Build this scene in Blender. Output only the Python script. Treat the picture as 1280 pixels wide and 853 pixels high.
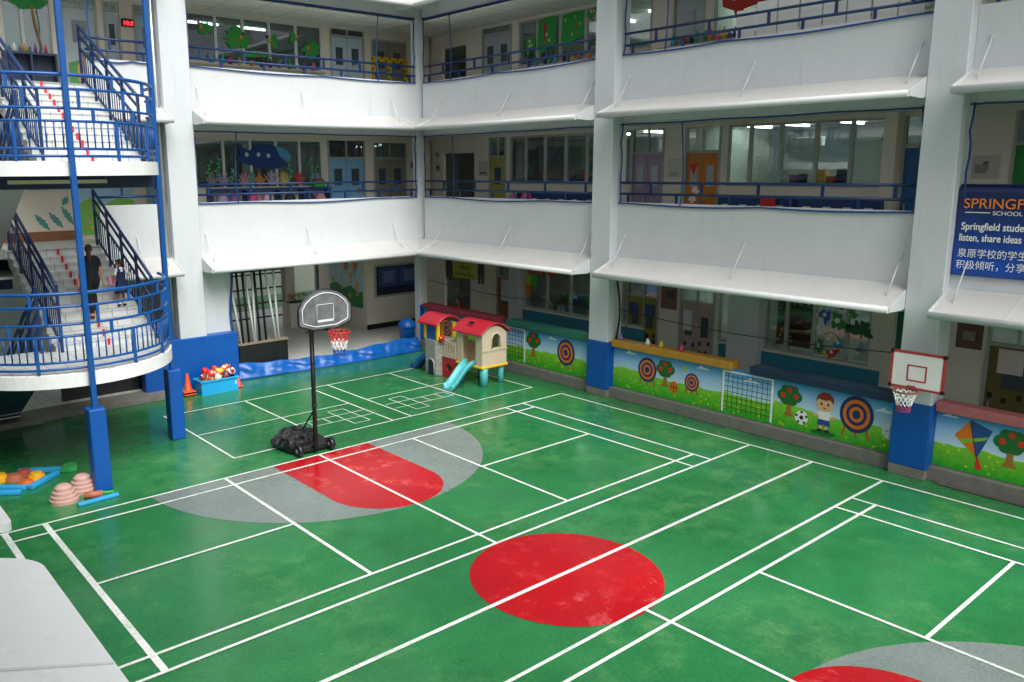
import bpy, bmesh, math, random
from math import radians as R, sin, cos, pi
from mathutils import Vector, Matrix
random.seed(7)
C = bpy.context.scene.collection
scn = bpy.context.scene
for o in list(bpy.data.objects): bpy.data.objects.remove(o)

# ------------------------------------------------------------------ camera, sky, sun, exposure
cd = bpy.data.cameras.new('camera'); cam = bpy.data.objects.new('camera', cd); C.objects.link(cam)
cd.sensor_width = 36.0; cd.lens = 1033.6/1280*36.0
cd.shift_x = 69.46/1280; cd.shift_y = -11.98/1280
cd.clip_start = 0.05; cd.clip_end = 400
yaw, pitch, roll = 0.880, -0.192, -0.007
fw = Vector((cos(pitch)*cos(yaw), cos(pitch)*sin(yaw), sin(pitch)))
rt = Vector((sin(yaw), -cos(yaw), 0)); up = rt.cross(fw)
r2 = cos(roll)*rt + sin(roll)*up; u2 = -sin(roll)*rt + cos(roll)*up
m3 = Matrix((r2, u2, -fw)).transposed()
cam.matrix_world = Matrix.Translation((-9.171, -16.131, 6.449)) @ m3.to_4x4()
scn.camera = cam
SUN_EL, SUN_AZ = R(52), R(-97)            # direction the light comes from (azimuth from +x)
w = bpy.data.worlds.new('World'); scn.world = w; w.use_nodes = True
nt = w.node_tree; nt.nodes.clear()
wo = nt.nodes.new('ShaderNodeOutputWorld'); bg = nt.nodes.new('ShaderNodeBackground')
sk = nt.nodes.new('ShaderNodeTexSky'); sk.sky_type = 'NISHITA'; sk.sun_disc = False
sk.sun_elevation = SUN_EL; sk.sun_rotation = pi/2 - SUN_AZ
sk.dust_density = 4.0; sk.air_density = 1.0; sk.ozone_density = 1.0
hs = nt.nodes.new('ShaderNodeHueSaturation'); hs.inputs['Saturation'].default_value = 0.18
nt.links.new(sk.outputs[0], hs.inputs['Color']); nt.links.new(hs.outputs[0], bg.inputs[0])
bg.inputs[1].default_value = 0.075; nt.links.new(bg.outputs[0], wo.inputs[0])
sl = bpy.data.lights.new('sun', 'SUN'); sun = bpy.data.objects.new('sun', sl); C.objects.link(sun)
sl.energy = 1.5; sl.angle = R(48); sl.color = (1.0, 0.985, 0.965)
sd = Vector((cos(SUN_EL)*cos(SUN_AZ), cos(SUN_EL)*sin(SUN_AZ), sin(SUN_EL)))
sun.rotation_euler = sd.to_track_quat('Z', 'Y').to_euler()
vs = scn.view_settings; vs.view_transform = 'Standard'; vs.look = 'None'; vs.gamma = 1; vs.use_curve_mapping = False
vs.exposure = 1.25

# ------------------------------------------------------------------ materials
def lin(h):
    h = h.lstrip('#'); o = []
    for i in (0, 2, 4):
        c = int(h[i:i+2], 16)/255
        o.append(c/12.92 if c <= .04045 else ((c+.055)/1.055)**2.4)
    return (*o, 1)
MATS = {}
def mat(name, col, rough=.6, var=.10, scale=3.0, metal=0, spec=.5, bump=0, emit=0, coat=0, fine=0):
    if name in MATS: return MATS[name]
    m = bpy.data.materials.new(name); m.use_nodes = True; n = m.node_tree; b = n.nodes['Principled BSDF']
    c = lin(col) if isinstance(col, str) else (*col, 1)
    b.inputs['Roughness'].default_value = rough; b.inputs['Metallic'].default_value = metal
    b.inputs['Specular IOR Level'].default_value = spec
    if coat: b.inputs['Coat Weight'].default_value = coat; b.inputs['Coat Roughness'].default_value = .15
    tc = n.nodes.new('ShaderNodeTexCoord')
    if var:
        no = n.nodes.new('ShaderNodeTexNoise'); no.inputs['Scale'].default_value = scale; no.inputs['Detail'].default_value = 6
        no.inputs['Roughness'].default_value = .65
        n.links.new(tc.outputs['Object'], no.inputs['Vector'])
        rp = n.nodes.new('ShaderNodeValToRGB'); rp.color_ramp.elements[0].position = .3; rp.color_ramp.elements[1].position = .7
        rp.color_ramp.elements[0].color = tuple(x*(1-var) for x in c[:3])+(1,); rp.color_ramp.elements[1].color = tuple(min(1, x*(1+var*.6)) for x in c[:3])+(1,)
        n.links.new(no.outputs[0], rp.inputs[0]); n.links.new(rp.outputs[0], b.inputs['Base Color'])
        mr = n.nodes.new('ShaderNodeMapRange'); mr.inputs['To Min'].default_value = max(.02, rough-.1); mr.inputs['To Max'].default_value = min(1, rough+.1)
        n.links.new(no.outputs[0], mr.inputs['Value']); n.links.new(mr.outputs[0], b.inputs['Roughness'])
    else: b.inputs['Base Color'].default_value = c
    if bump:
        n2 = n.nodes.new('ShaderNodeTexNoise'); n2.inputs['Scale'].default_value = scale*12; n2.inputs['Detail'].default_value = 4
        n.links.new(tc.outputs['Object'], n2.inputs['Vector'])
        bp = n.nodes.new('ShaderNodeBump'); bp.inputs['Strength'].default_value = bump; bp.inputs['Distance'].default_value = .02
        n.links.new(n2.outputs[0], bp.inputs['Height']); n.links.new(bp.outputs[0], b.inputs['Normal'])
    if emit:
        b.inputs['Emission Color'].default_value = c; b.inputs['Emission Strength'].default_value = emit
    MATS[name] = m; return m
def nodes_of(m): return m.node_tree, m.node_tree.nodes['Principled BSDF']

def wall_paint(name, col, streak=.12):
    m = mat(name, col, .55, 0); n, b = nodes_of(m); c = lin(col)
    tc = n.nodes.new('ShaderNodeTexCoord')
    mp = n.nodes.new('ShaderNodeMapping'); mp.inputs['Scale'].default_value = (2.2, 2.2, .22)
    n.links.new(tc.outputs['Object'], mp.inputs[0])
    n1 = n.nodes.new('ShaderNodeTexNoise'); n1.inputs['Scale'].default_value = 2.5; n1.inputs['Detail'].default_value = 8; n1.inputs['Roughness'].default_value = .7
    n.links.new(mp.outputs[0], n1.inputs[0])
    n2 = n.nodes.new('ShaderNodeTexNoise'); n2.inputs['Scale'].default_value = .9; n2.inputs['Detail'].default_value = 9; n2.inputs['Roughness'].default_value = .75
    n.links.new(tc.outputs['Object'], n2.inputs[0])
    r1 = n.nodes.new('ShaderNodeMapRange'); r1.inputs[1].default_value = .57; r1.inputs[2].default_value = .72; r1.inputs[3].default_value = 1; r1.inputs[4].default_value = 1-streak*1.5
    r2_ = n.nodes.new('ShaderNodeMapRange'); r2_.inputs[1].default_value = .35; r2_.inputs[2].default_value = .7; r2_.inputs[3].default_value = 1-streak*.7; r2_.inputs[4].default_value = 1.02
    n.links.new(n1.outputs[0], r1.inputs[0]); n.links.new(n2.outputs[0], r2_.inputs[0])
    mu = n.nodes.new('ShaderNodeMath'); mu.operation = 'MULTIPLY'; n.links.new(r1.outputs[0], mu.inputs[0]); n.links.new(r2_.outputs[0], mu.inputs[1])
    n3 = n.nodes.new('ShaderNodeTexNoise'); n3.inputs['Scale'].default_value = 1.3; n3.inputs['Detail'].default_value = 12; n3.inputs['Roughness'].default_value = .8; n3.inputs['Distortion'].default_value = 1.2
    n.links.new(tc.outputs['Object'], n3.inputs[0])
    r3 = n.nodes.new('ShaderNodeMapRange'); r3.inputs[1].default_value = .60; r3.inputs[2].default_value = .66; r3.inputs[3].default_value = 1; r3.inputs[4].default_value = 1+streak*1.1; n.links.new(n3.outputs[0], r3.inputs[0])
    m2 = n.nodes.new('ShaderNodeMath'); m2.operation = 'MULTIPLY'; n.links.new(mu.outputs[0], m2.inputs[0]); n.links.new(r3.outputs[0], m2.inputs[1])
    vm = n.nodes.new('ShaderNodeVectorMath'); vm.operation = 'SCALE'; vm.inputs[0].default_value = c[:3]
    n.links.new(m2.outputs[0], vm.inputs['Scale']); n.links.new(vm.outputs[0], b.inputs['Base Color'])
    return m

def court_paint(name, col, worn, rough=.22, wear=.55, lo=.48, tn=1.0, mlo=.42, mhi=.62):
    m = mat(name, col, rough, 0); n, b = nodes_of(m)
    tc = n.nodes.new('ShaderNodeTexCoord')
    def noise(s, d, ro, dist=0):
        x = n.nodes.new('ShaderNodeTexNoise'); x.inputs['Scale'].default_value = s; x.inputs['Detail'].default_value = d; x.inputs['Roughness'].default_value = ro
        x.inputs['Distortion'].default_value = dist; n.links.new(tc.outputs['Object'], x.inputs[0]); return x.outputs[0]
    def rng(v, a, bb, c0, c1):
        x = n.nodes.new('ShaderNodeMapRange'); x.inputs[1].default_value = a; x.inputs[2].default_value = bb; x.inputs[3].default_value = c0; x.inputs[4].default_value = c1
        n.links.new(v, x.inputs[0]); return x.outputs[0]
    def mul(a, bb):
        x = n.nodes.new('ShaderNodeMath'); x.operation = 'MULTIPLY'; n.links.new(a, x.inputs[0]); n.links.new(bb, x.inputs[1]); return x.outputs[0]
    big = noise(.35, 4, .6); mid = noise(1.6, 9, .72, .25); fine = noise(22, 6, .8); scr = noise(6, 12, .85, 2.5)
    wearmask = mul(rng(big, lo, lo+.18, 0, 1), rng(mid, mlo, mhi, 0, 1))
    wearmask = mul(wearmask, rng(scr, .4, .62, .15, 1))
    wearmask = mul(wearmask, rng(noise(55, 8, .8), .42, .58, .25, 1.25))
    mx = n.nodes.new('ShaderNodeMix'); mx.data_type = 'RGBA'
    mx.inputs[6].default_value = lin(col); mx.inputs[7].default_value = lin(worn)
    n.links.new(rng(wearmask, 0, 1, 0, wear), mx.inputs[0])
    tone = mul(mul(rng(mid, .3, .7, 1-.16*tn, 1+.12*tn), rng(fine, .40, .60, .84, 1.14)), rng(noise(.22, 3, .5), .35, .65, .80, 1.12))
    vm = n.nodes.new('ShaderNodeVectorMath'); vm.operation = 'SCALE'
    n.links.new(mx.outputs[2], vm.inputs[0]); n.links.new(tone, vm.inputs['Scale']); n.links.new(vm.outputs[0], b.inputs['Base Color'])
    n.links.new(rng(mid, .3, .7, rough-.04, rough+.10), b.inputs['Roughness'])
    bp = n.nodes.new('ShaderNodeBump'); bp.inputs['Strength'].default_value = .05; bp.inputs['Distance'].default_value = .005
    n.links.new(noise(3.5, 5, .6), bp.inputs['Height']); n.links.new(bp.outputs[0], b.inputs['Normal'])
    return m

M_WHITE = wall_paint('white_wall_paint', '#ccd1d3', .085)
M_WHITE2 = wall_paint('white_column_paint', '#cbd0d3', .09)
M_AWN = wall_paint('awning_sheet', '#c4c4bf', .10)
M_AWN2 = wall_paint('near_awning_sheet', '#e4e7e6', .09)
M_AWNE = mat('awning_edge', '#d2d5d5', .4, .06)
M_AWNU = mat('awning_underside', '#c9d0cd', .6, .05)
M_BEIGE = wall_paint('beige_wall_paint', '#e4dacb', .06)
M_CEIL = mat('ceiling_board', '#cfd2cb', .8, .05)
M_BLUE = mat('blue_gloss_paint', '#004d94', .32, .14, 4)
M_NAVY = mat('navy_gloss_paint', '#0c3060', .38, .12, 4)
M_PAD = mat('blue_vinyl_pad', '#0050a2', .42, .08, 3, bump=.05)
M_ROPE = mat('blue_rope', '#0d4484', .7, .15)
M_BLK = mat('black_paint', '#15171a', .45, .2)
M_BLKPL = mat('black_plastic', '#141517', .35, .2, 6)
M_GREEN = court_paint('green_court_paint', '#297643', '#8aab6c', .18, .62)
M_RED = court_paint('red_court_paint', '#ae0a17', '#cf6a66', .2, .85, .42, .7, .53, .58)
M_GREY = court_paint('grey_court_paint', '#78847f', '#8f9a95', .26, .4, .48, .5)
M_LINE = court_paint('white_line_paint', '#e9ebe7', '#7ea286', .35, .8, .30, .5, .47, .54)
M_CONC = mat('concrete', '#77756e', .8, .22, 5, bump=.2)
M_METAL = mat('galvanised_metal', '#b8bdbe', .35, .1, metal=.8)
M_TANW = mat('wood_tan', '#a9834d', .6, .15)

def glass(name, tint, refl=.16):
    m = bpy.data.materials.new(name); m.use_nodes = True; n = m.node_tree; n.nodes.clear()
    o = n.nodes.new('ShaderNodeOutputMaterial'); mx = n.nodes.new('ShaderNodeMixShader'); t = n.nodes.new('ShaderNodeBsdfTransparent'); g = n.nodes.new('ShaderNodeBsdfGlossy')
    t.inputs[0].default_value = (*tint, 1); g.inputs['Roughness'].default_value = .03; g.inputs[0].default_value = (.9, .95, 1, 1)
    lw = n.nodes.new('ShaderNodeLayerWeight'); lw.inputs[0].default_value = .25
    mr = n.nodes.new('ShaderNodeMapRange'); mr.inputs[3].default_value = refl*.5; mr.inputs[4].default_value = .7
    n.links.new(lw.outputs['Fresnel'], mr.inputs[0]); n.links.new(mr.outputs[0], mx.inputs[0]); n.links.new(t.outputs[0], mx.inputs[1]); n.links.new(g.outputs[0], mx.inputs[2]); n.links.new(mx.outputs[0], o.inputs[0])
    return m
M_GLASS = glass('window_glass', (.70, .76, .75))
M_GLASSD = glass('dark_window_glass', (.34, .38, .39), .2)
M_FRAMEW = mat('white_frame_paint', '#d3d5d0', .45, .06)
M_TUBE = mat('fluorescent_tube', '#f4fff4', .5, 0, emit=11)
M_ROOM = mat('classroom_wall', '#bcc2bc', .8, .08)
M_FRAME = mat('window_frame_paint', '#a6a9a3', .45, .06)
M_CARD = mat('white_card', '#e6e6e2', .7, .06, 6)

# ------------------------------------------------------------------ mesh helpers
class Fr:
    def __init__(s, k): s.k = k
    def p(s, a, d, z):
        if s.k == 'R': return Vector((XR+d, a, z))
        if s.k == 'L': return Vector((-XR-d, a, z))
        return Vector((a, YB+d, z))
XR, YB = 9.12, 7.91
FR, FB, FL = Fr('R'), Fr('B'), Fr('L')

class MB:
    def __init__(s): s.bm = bmesh.new(); s.mats = []
    def mi(s, m):
        if m is None: return 0
        if m not in s.mats: s.mats.append(m)
        return s.mats.index(m)
    def face(s, vs, m=None, smooth=False):
        try: f = s.bm.faces.new(vs)
        except ValueError: return None
        f.material_index = s.mi(m); f.smooth = smooth; return f
    def hexa(s, P, m=None):
        v = [s.bm.verts.new(p) for p in P]
        for q in ((0,3,2,1),(4,5,6,7),(0,1,5,4),(1,2,6,5),(2,3,7,6),(3,0,4,7)): s.face([v[i] for i in q], m)
        return s
    def box(s, x0, x1, y0, y1, z0, z1, m=None):
        x0, x1 = sorted((x0, x1)); y0, y1 = sorted((y0, y1)); z0, z1 = sorted((z0, z1))
        return s.hexa([(x0,y0,z0),(x1,y0,z0),(x1,y1,z0),(x0,y1,z0),(x0,y0,z1),(x1,y0,z1),(x1,y1,z1),(x0,y1,z1)], m)
    def fbox(s, f, a0, a1, d0, d1, z0, z1, m=None):
        p, q = f.p(a0, d0, z0), f.p(a1, d1, z1)
        return s.box(p.x, q.x, p.y, q.y, z0, z1, m)
    def rbox(s, c, ax, hx, hy, hz, m=None, ay=None):      # oriented box: centre, x axis direction, half sizes
        ax = Vector(ax).normalized(); az = Vector((0,0,1)) if ay is None else ax.cross(Vector(ay)).normalized()
        ay = az.cross(ax).normalized(); az = ax.cross(ay); c = Vector(c); P = []
        for k in (-1, 1):
            for i, j in ((-1,-1),(1,-1),(1,1),(-1,1)): P.append(c+ax*hx*i+ay*hy*j+az*hz*k)
        return s.hexa(P, m)
    def ring(s, c, n, u, v, r, rv=None):
        return [s.bm.verts.new(c + u*cos(2*pi*i/n)*r + v*sin(2*pi*i/n)*(rv or r)) for i in range(n)]
    def tube(s, pts, r, m=None, n=8, closed=False, caps=True):
        pts = [Vector(p) for p in pts]; rs = r if isinstance(r, (list, tuple)) else [r]*len(pts); rings = []; L = len(pts); u = None
        for i, p in enumerate(pts):
            a = pts[(i-1) % L] if (closed or i) else p; b = pts[(i+1) % L] if (closed or i < L-1) else p
            t = (b-a).normalized()
            if u is None: u = t.cross(Vector((0,0,1)) if abs(t.z) < .9 else Vector((1,0,0))).normalized()
            else: u = (u - t*u.dot(t)).normalized()
            rings.append(s.ring(p, n, u, t.cross(u), rs[i]))
        for i in range(L if closed else L-1):
            A, B = rings[i], rings[(i+1) % L]
            for j in range(n): s.face([A[j], A[(j+1) % n], B[(j+1) % n], B[j]], m, True)
        if caps and not closed: s.face(rings[0][::-1], m); s.face(rings[-1], m)
        return s
    def lathe(s, prof, c=(0,0,0), m=None, n=20, smooth=True, ax=None):
        c = Vector(c); X, Y, Z = Vector((1,0,0)), Vector((0,1,0)), Vector((0,0,1))
        if ax is not None:
            Z = Vector(ax).normalized(); X = Z.cross(Vector((0,0,1)) if abs(Z.z) < .9 else Vector((1,0,0))).normalized(); Y = Z.cross(X)
        rings = [s.ring(c+Z*z, n, X, Y, max(r, .0008)) for r, z in prof]
        for A, B in zip(rings, rings[1:]):
            for j in range(n): s.face([A[j], A[(j+1) % n], B[(j+1) % n], B[j]], m, smooth)
        s.face(rings[0][::-1], m); s.face(rings[-1], m); return s
    def ball(s, c, r, m=None, n=14, k=9, sc=(1,1,1)):
        c = Vector(c); rows = []
        for i in range(k+1):
            t = pi*i/k
            rows.append([s.bm.verts.new(c+Vector((sc[0]*r*sin(t)*cos(2*pi*j/n), sc[1]*r*sin(t)*sin(2*pi*j/n), sc[2]*r*cos(t)))) for j in range(n)] if 0 < i < k else [s.bm.verts.new(c+Vector((0,0,sc[2]*r*cos(t))))])
        for A, B in zip(rows, rows[1:]):
            for j in range(n):
                if len(A) == 1: s.face([A[0], B[j], B[(j+1) % n]], m, True)
                elif len(B) == 1: s.face([A[(j+1) % n], A[j], B[0]], m, True)
                else: s.face([A[(j+1) % n], A[j], B[j], B[(j+1) % n]], m, True)
        return s
    def prism(s, P, off, m=None):                      # flat outline P (3D points) pushed by vector off
        P = [Vector(p) for p in P]; off = Vector(off)
        a = [s.bm.verts.new(p) for p in P]; b = [s.bm.verts.new(p+off) for p in P]
        s.face(a[::-1], m); s.face(b, m); n = len(P)
        for i in range(n): s.face([a[i], a[(i+1) % n], b[(i+1) % n], b[i]], m)
        return s
    def art(s, f, pts, d, m, t=.003):                  # outline (a, z) on a facade at depth d, t thick towards the viewer
        P = [f.p(a, d, z) for a, z in pts]; o = f.p(0, -t, 0) - f.p(0, 0, 0); return s.prism(P, o, m)
    def disc(s, f, a, z, ra, rz, d, m, n=20, t=.003): return s.art(f, [(a+ra*cos(2*pi*i/n), z+rz*sin(2*pi*i/n)) for i in range(n)], d, m, t)
    def build(s, name, m=None, parent=None, bevel=0, seg=1, origin=None):
        bmesh.ops.remove_doubles(s.bm, verts=s.bm.verts, dist=1e-6) if False else None
        bmesh.ops.recalc_face_normals(s.bm, faces=s.bm.faces)
        root = ORG.get(parent.name, Vector()) if parent else Vector(origin or (0,0,0))
        bmesh.ops.translate(s.bm, verts=s.bm.verts, vec=-root)
        me = bpy.data.meshes.new(name); s.bm.to_mesh(me); s.bm.free()
        if s.mats:
            for x in s.mats: me.materials.append(x)
        elif m: me.materials.append(m)
        o = bpy.data.objects.new(name, me); C.objects.link(o)
        if parent: o.parent = parent; ORG[o.name] = root
        else: o.location = root; ORG[o.name] = root
        if bevel:
            b = o.modifiers.new('bevel', 'BEVEL'); b.width = bevel; b.segments = seg; b.limit_method = 'ANGLE'
        return o
ORG = {}
def tag(o, label=None, cat=None, group=None, kind=None):
    if label: o['label'] = label
    if cat: o['category'] = cat
    if group: o['group'] = group
    if kind: o['kind'] = kind
    return o
def thing(name, loc, label, cat, group=None):
    o = bpy.data.objects.new(name, None); C.objects.link(o); o.location = loc; o.empty_display_size = .2
    ORG[o.name] = Vector(loc); return tag(o, label, cat, group)
def one(mb, name, m, label, cat, group=None, bevel=0, origin=None, seg=1):
    if origin is None:
        vs_ = [v.co for v in mb.bm.verts]; lo = Vector([min(v[i] for v in vs_) for i in range(3)]); hi = Vector([max(v[i] for v in vs_) for i in range(3)])
        origin = ((lo.x+hi.x)/2, (lo.y+hi.y)/2, lo.z)
    return tag(mb.build(name, m, None, bevel, seg, origin), label, cat, group)
def structure(mb, name, m, bevel=0): return tag(mb.build(name, m, None, bevel), kind='structure')
def text_mesh(mb, s, f, a, z, size, m, d, width=None, align='LEFT', sgn=None, bold=0, shear=0):
    cu = bpy.data.curves.new('t', 'FONT'); cu.body = s; cu.size = size; cu.align_x = align; cu.extrude = .001; cu.offset = bold; cu.shear = shear
    ob = bpy.data.objects.new('t', cu); C.objects.link(ob)
    dg = bpy.context.evaluated_depsgraph_get(); me = ob.evaluated_get(dg).to_mesh()
    xs = [v.co.x for v in me.vertices]
    k = 1.0
    if width and xs: k = width/max(1e-6, max(xs)-min(xs))
    sg = sgn if sgn is not None else (1 if f.k == 'B' else -1)
    vs_ = [mb.bm.verts.new(f.p(a+sg*v.co.x*k, d-v.co.z, z+v.co.y)) for v in me.vertices]
    for p in me.polygons: mb.face([vs_[i] for i in p.vertices], m)
    ob.evaluated_get(dg).to_mesh_clear(); bpy.data.objects.remove(ob); bpy.data.curves.remove(cu); return mb

# ------------------------------------------------------------------ ground and court paint
g = MB(); g.box(-16, 20, -30, 30, -.3, 0); structure(g, 'court_floor', M_GREEN)
def flat(mb, pts, z, m=None):
    mb.face([mb.bm.verts.new((x, y, z)) for x, y in pts], m)
def arc(cx, cy, r, a0, a1, n=48): return [(cx+r*cos(a0+(a1-a0)*i/n), cy+r*sin(a0+(a1-a0)*i/n)) for i in range(n+1)]
g = MB()
flat(g, arc(0, .12, 3.88, pi+.031, 2*pi-.031, 64), .004)
flat(g, arc(.18, -15.39, 3.88, .031, pi-.031, 64), .004)
structure(g, 'grey_court_zone', M_GREY)
g = MB()
flat(g, [(-1.17, 0)]+arc(.08, -2.52, 1.25, pi, 2*pi, 32)+[(1.33, 0)], .008)
flat(g, [(1.45, -15.27)]+arc(.2, -12.72, 1.25, 0, pi, 32)+[(-1.05, -15.27)], .008)
flat(g, arc(.08, -7.68, 1.56, 0, 2*pi, 72)[:-1], .008)
structure(g, 'red_court_zone', M_RED)
g = MB()
def hl(y, x0, x1, w=.06): flat(g, [(x0, y-w/2), (x1, y-w/2), (x1, y+w/2), (x0, y+w/2)], .012)
def vl(x, y0, y1, w=.06): flat(g, [(x-w/2, y0), (x+w/2, y0), (x+w/2, y1), (x-w/2, y1)], .0122)
hl(0, -8, 8.14); hl(-.48, -6.56, 6.56); hl(-3.05, -5.88, -2.31); hl(-3.05, 2.35, 5.88); hl(-5.62, -8, 6.56); hl(-6.1, -8, 8.14)
hl(-7.64, -8, 8.14, .075); hl(-9.17, -8, 8.14); hl(-9.65, -6.4, 6.74); hl(-12.2, 2.53, 6.06); hl(-12.2, -5.7, -2.13); hl(-14.79, -6.4, 6.74); hl(-15.27, -8, 8.14)
vl(-6.56, -6.1, 0, .11); vl(-5.88, -6.1, 0, .10); vl(-2.31, -5.62, 0, .07); vl(0, -6.1, 0); vl(2.35, -5.62, -.48); vl(5.88, -6.1, 0); vl(6.56, -6.1, 0); vl(8.14, -15.27, 0)
vl(6.74, -15.27, -9.17); vl(6.06, -15.27, -9.17); vl(2.53, -14.79, -9.65); vl(.18, -15.27, -9.17); vl(-2.13, -14.79, -9.65); vl(-5.7, -15.27, -9.17); vl(-6.38, -15.27, -9.17)
# small court at the back
hl(5.39, -1.62, 8.0, .05); hl(1.06, -1.62, 8.0, .05); hl(3.22, -1.6, 2.86, .04); hl(3.22, 3.46, 8.0, .04)
for x in (-1.6, .73, 2.86, 3.46, 5.75, 7.98): vl(x, 1.06, 5.39, .05)
for x0, ends, cross in ((.7, (.7, 1.05, 1.53), (1.95, 2.43)), (3.56, (4.82, 5.28, 5.63), (3.97, 4.42))):
    hl(1.95, x0, x0+2.1, .03); hl(2.41, x0, x0+2.1, .03)
    for x in ends: vl(x, 1.95, 2.41, .03)
    for x in cross: vl(x, 1.5, 2.86, .03)
    hl(1.5, cross[0], cross[1], .03); hl(2.86, cross[0], cross[1], .03)
structure(g, 'white_court_lines', M_LINE)
g = MB(); g.box(8.93, XR, -20, YB, 0, .3); g.box(-7.6, -4.2, 6.9, YB, 0, .16); g.box(-4.2, -.2, 7.05, YB, 0, .16)
structure(g, 'concrete_ledge', M_CONC, .01)
def grate():
    o = MB(); o.box(8.78, 8.92, -12.9, -9.95, .001, .014, M_BLK)
    for i in range(70): o.box(8.785, 8.915, -12.88+i*.042, -12.865+i*.042, .014, .02, M_CONC)
    one(o, 'drain_grate', None, 'long dark slotted drain grate in the floor below the kite mural', 'drain grate')
grate()

# ------------------------------------------------------------------ building
F0, F1, F2 = .15, 4.5, 8.75
CE = {0: 3.72, 1: 7.72, 2: 11.52}
PAR = {1: (4.0, 5.56), 2: (8.25, 9.48), 3: (12.2, 13.7)}
DW = 2.38                                             # corridor depth to the classroom walls
right = thing('school_building_wing', (XR, -5, 0), 'white three storey school wing along the right, with the blue banner and the mural panels', 'building')
back = thing('school_building_wing', (0, YB, 0), 'white three storey school wing across the back, behind the playhouse and the ball crate', 'building')
near = thing('school_building_wing', (-XR, -5, 0), 'white school wing on the near left, only its pale awnings show at the corner', 'building')

o = MB(); o.box(9.3, 17.8, 16.0, 16.15, 0, 16); o.build('end_wall', M_ROOM, right)
def awning(f, par, a0, a1, z, D=1.0):
    # sloping sheet, rounded front tube, end plates, tie rods
    if f.k == 'L':
        rc = .16; P = [(a0, 0), (a0, -(D-rc))]+[(a0+rc-rc*cos(pi/2*i/6), -(D-rc)-rc*sin(pi/2*i/6)) for i in range(1, 7)]+[(a1-rc+rc*sin(pi/2*i/6), -(D-rc)-rc*cos(pi/2*i/6)) for i in range(0, 6)]+[(a1, -(D-rc)), (a1, 0)]
        m = MB(); m.prism([f.p(a, d-.002, z+.04+d*.34) for a, d in P], (0, 0, -.07)); o = m.build('awning', M_AWN2, par)
        n = max(2, int((a1-a0)/2.6))
        for i in range(1, n):
            a = a1-1.75-2.6*(i-1); t = MB(); t.prism([f.p(a-.012, -.01, z+.044), f.p(a+.012, -.01, z+.044), f.p(a+.012, -D, z+.046-D*.34), f.p(a-.012, -D, z+.046-D*.34)], (0, 0, .003)); t.build('seam', M_AWNU, o)
        return o
    zt, zf = z+.04, z-.36
    m = MB()
    P = [(-.002, zt), (-D, zf), (-D, zf-.06), (-.002, zt-.13)]
    A = [f.p(a0, d, zz) for d, zz in P]; B = [f.p(a1, d, zz) for d, zz in P]
    v0 = [m.bm.verts.new(p) for p in A]; v1 = [m.bm.verts.new(p) for p in B]
    mm = [M_AWN, M_AWNE, M_AWNU, M_AWNU]
    for i in range(4): m.face([v0[i], v0[(i+1) % 4], v1[(i+1) % 4], v1[i]], mm[i])
    m.face(v0, M_AWNE); m.face(v1[::-1], M_AWNE)
    o = m.build('awning', None, par)
    t = MB(); t.tube([f.p(a0, -D, zf-.03), f.p(a1, -D, zf-.03)], .072, M_AWNE, 12); t.build('front_edge', M_AWNE, o)
    for a, s_ in ((a0, -1), (a1, 1)):
        e = MB(); e.prism([f.p(a, 0, zt+.03), f.p(a, -.98, zf+.05), f.p(a, -1.0, zf-.08), f.p(a, -.45, zf-.1), f.p(a, 0, zf-.02)], f.p(.025*s_, 0, 0)-f.p(0, 0, 0))
        e.build('end_plate', M_AWNE, o)
    L = a1-a0; k = 3
    for i in range(k):
        a = a0+.25 if i == 0 else a1-.25 if i == k-1 else (a0+a1)/2
        t = MB(); t.tube([f.p(a, -.01, z+.62), f.p(a, -.55, zt-.2)], .014, M_AWNE, 6); t.box(*sum(([min(p, q), max(p, q)] for p, q in zip(f.p(a-.03, -.002, z+.58), f.p(a+.03, -.03, z+.68))), [])[:6])
        t.build('tie_rod', M_AWNE, o)
    n = max(2, int(L/1.3))
    for i in range(1, n):
        a = a0+L*i/n; t = MB(); t.prism([f.p(a-.012, -.01, zt+.004), f.p(a+.012, -.01, zt+.004), f.p(a+.012, -D, zf+.006), f.p(a-.012, -D, zf+.006)], (0, 0, .004)); t.build('seam', M_AWNU, o)
    return o
def railing(f, par, a0, a1, z, m=M_NAVY):
    o = MB(); o.tube([f.p(a0, .07, z+.53), f.p(a1, .07, z+.53)], .034, m, 8); r = o.build('railing', m, par)
    o = MB(); o.tube([f.p(a0, .07, z+.23), f.p(a1, .07, z+.23)], .034, m, 8); o.build('mid_rail', m, r)
    L = a1-a0; n = max(1, round(L/1.5))
    for i in range(n):
        a = a0+L*(i+.35)/n; o = MB(); o.box(*bb(f, a-.03, a+.03, .045, .095, z+.23, z+.53)); o.build('post', m, r)
        a = a0+L*(i+.82)/n; o = MB(); o.box(*bb(f, a-.03, a+.03, .045, .095, z-.002, z+.23)); o.build('post', m, r)
    return r
def bb(f, a0, a1, d0, d1, z0, z1):
    p, q = f.p(a0, d0, z0), f.p(a1, d1, z1)
    return min(p.x, q.x), max(p.x, q.x), min(p.y, q.y), max(p.y, q.y), z0, z1
def parapet(f, par, a0, a1, lv, rail=True):
    z0, z1 = PAR[lv]; o = MB(); o.fbox(f, a0, a1, 0, .15, z0, z1); o.build('parapet', M_WHITE, par, .008)
    o = MB(); o.fbox(f, a0, a1, .012, .14, z0-.55, z0); o.build('beam', M_WHITE2, par)
    if rail and lv < 3: railing(f, par, a0, a1, z1)
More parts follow.
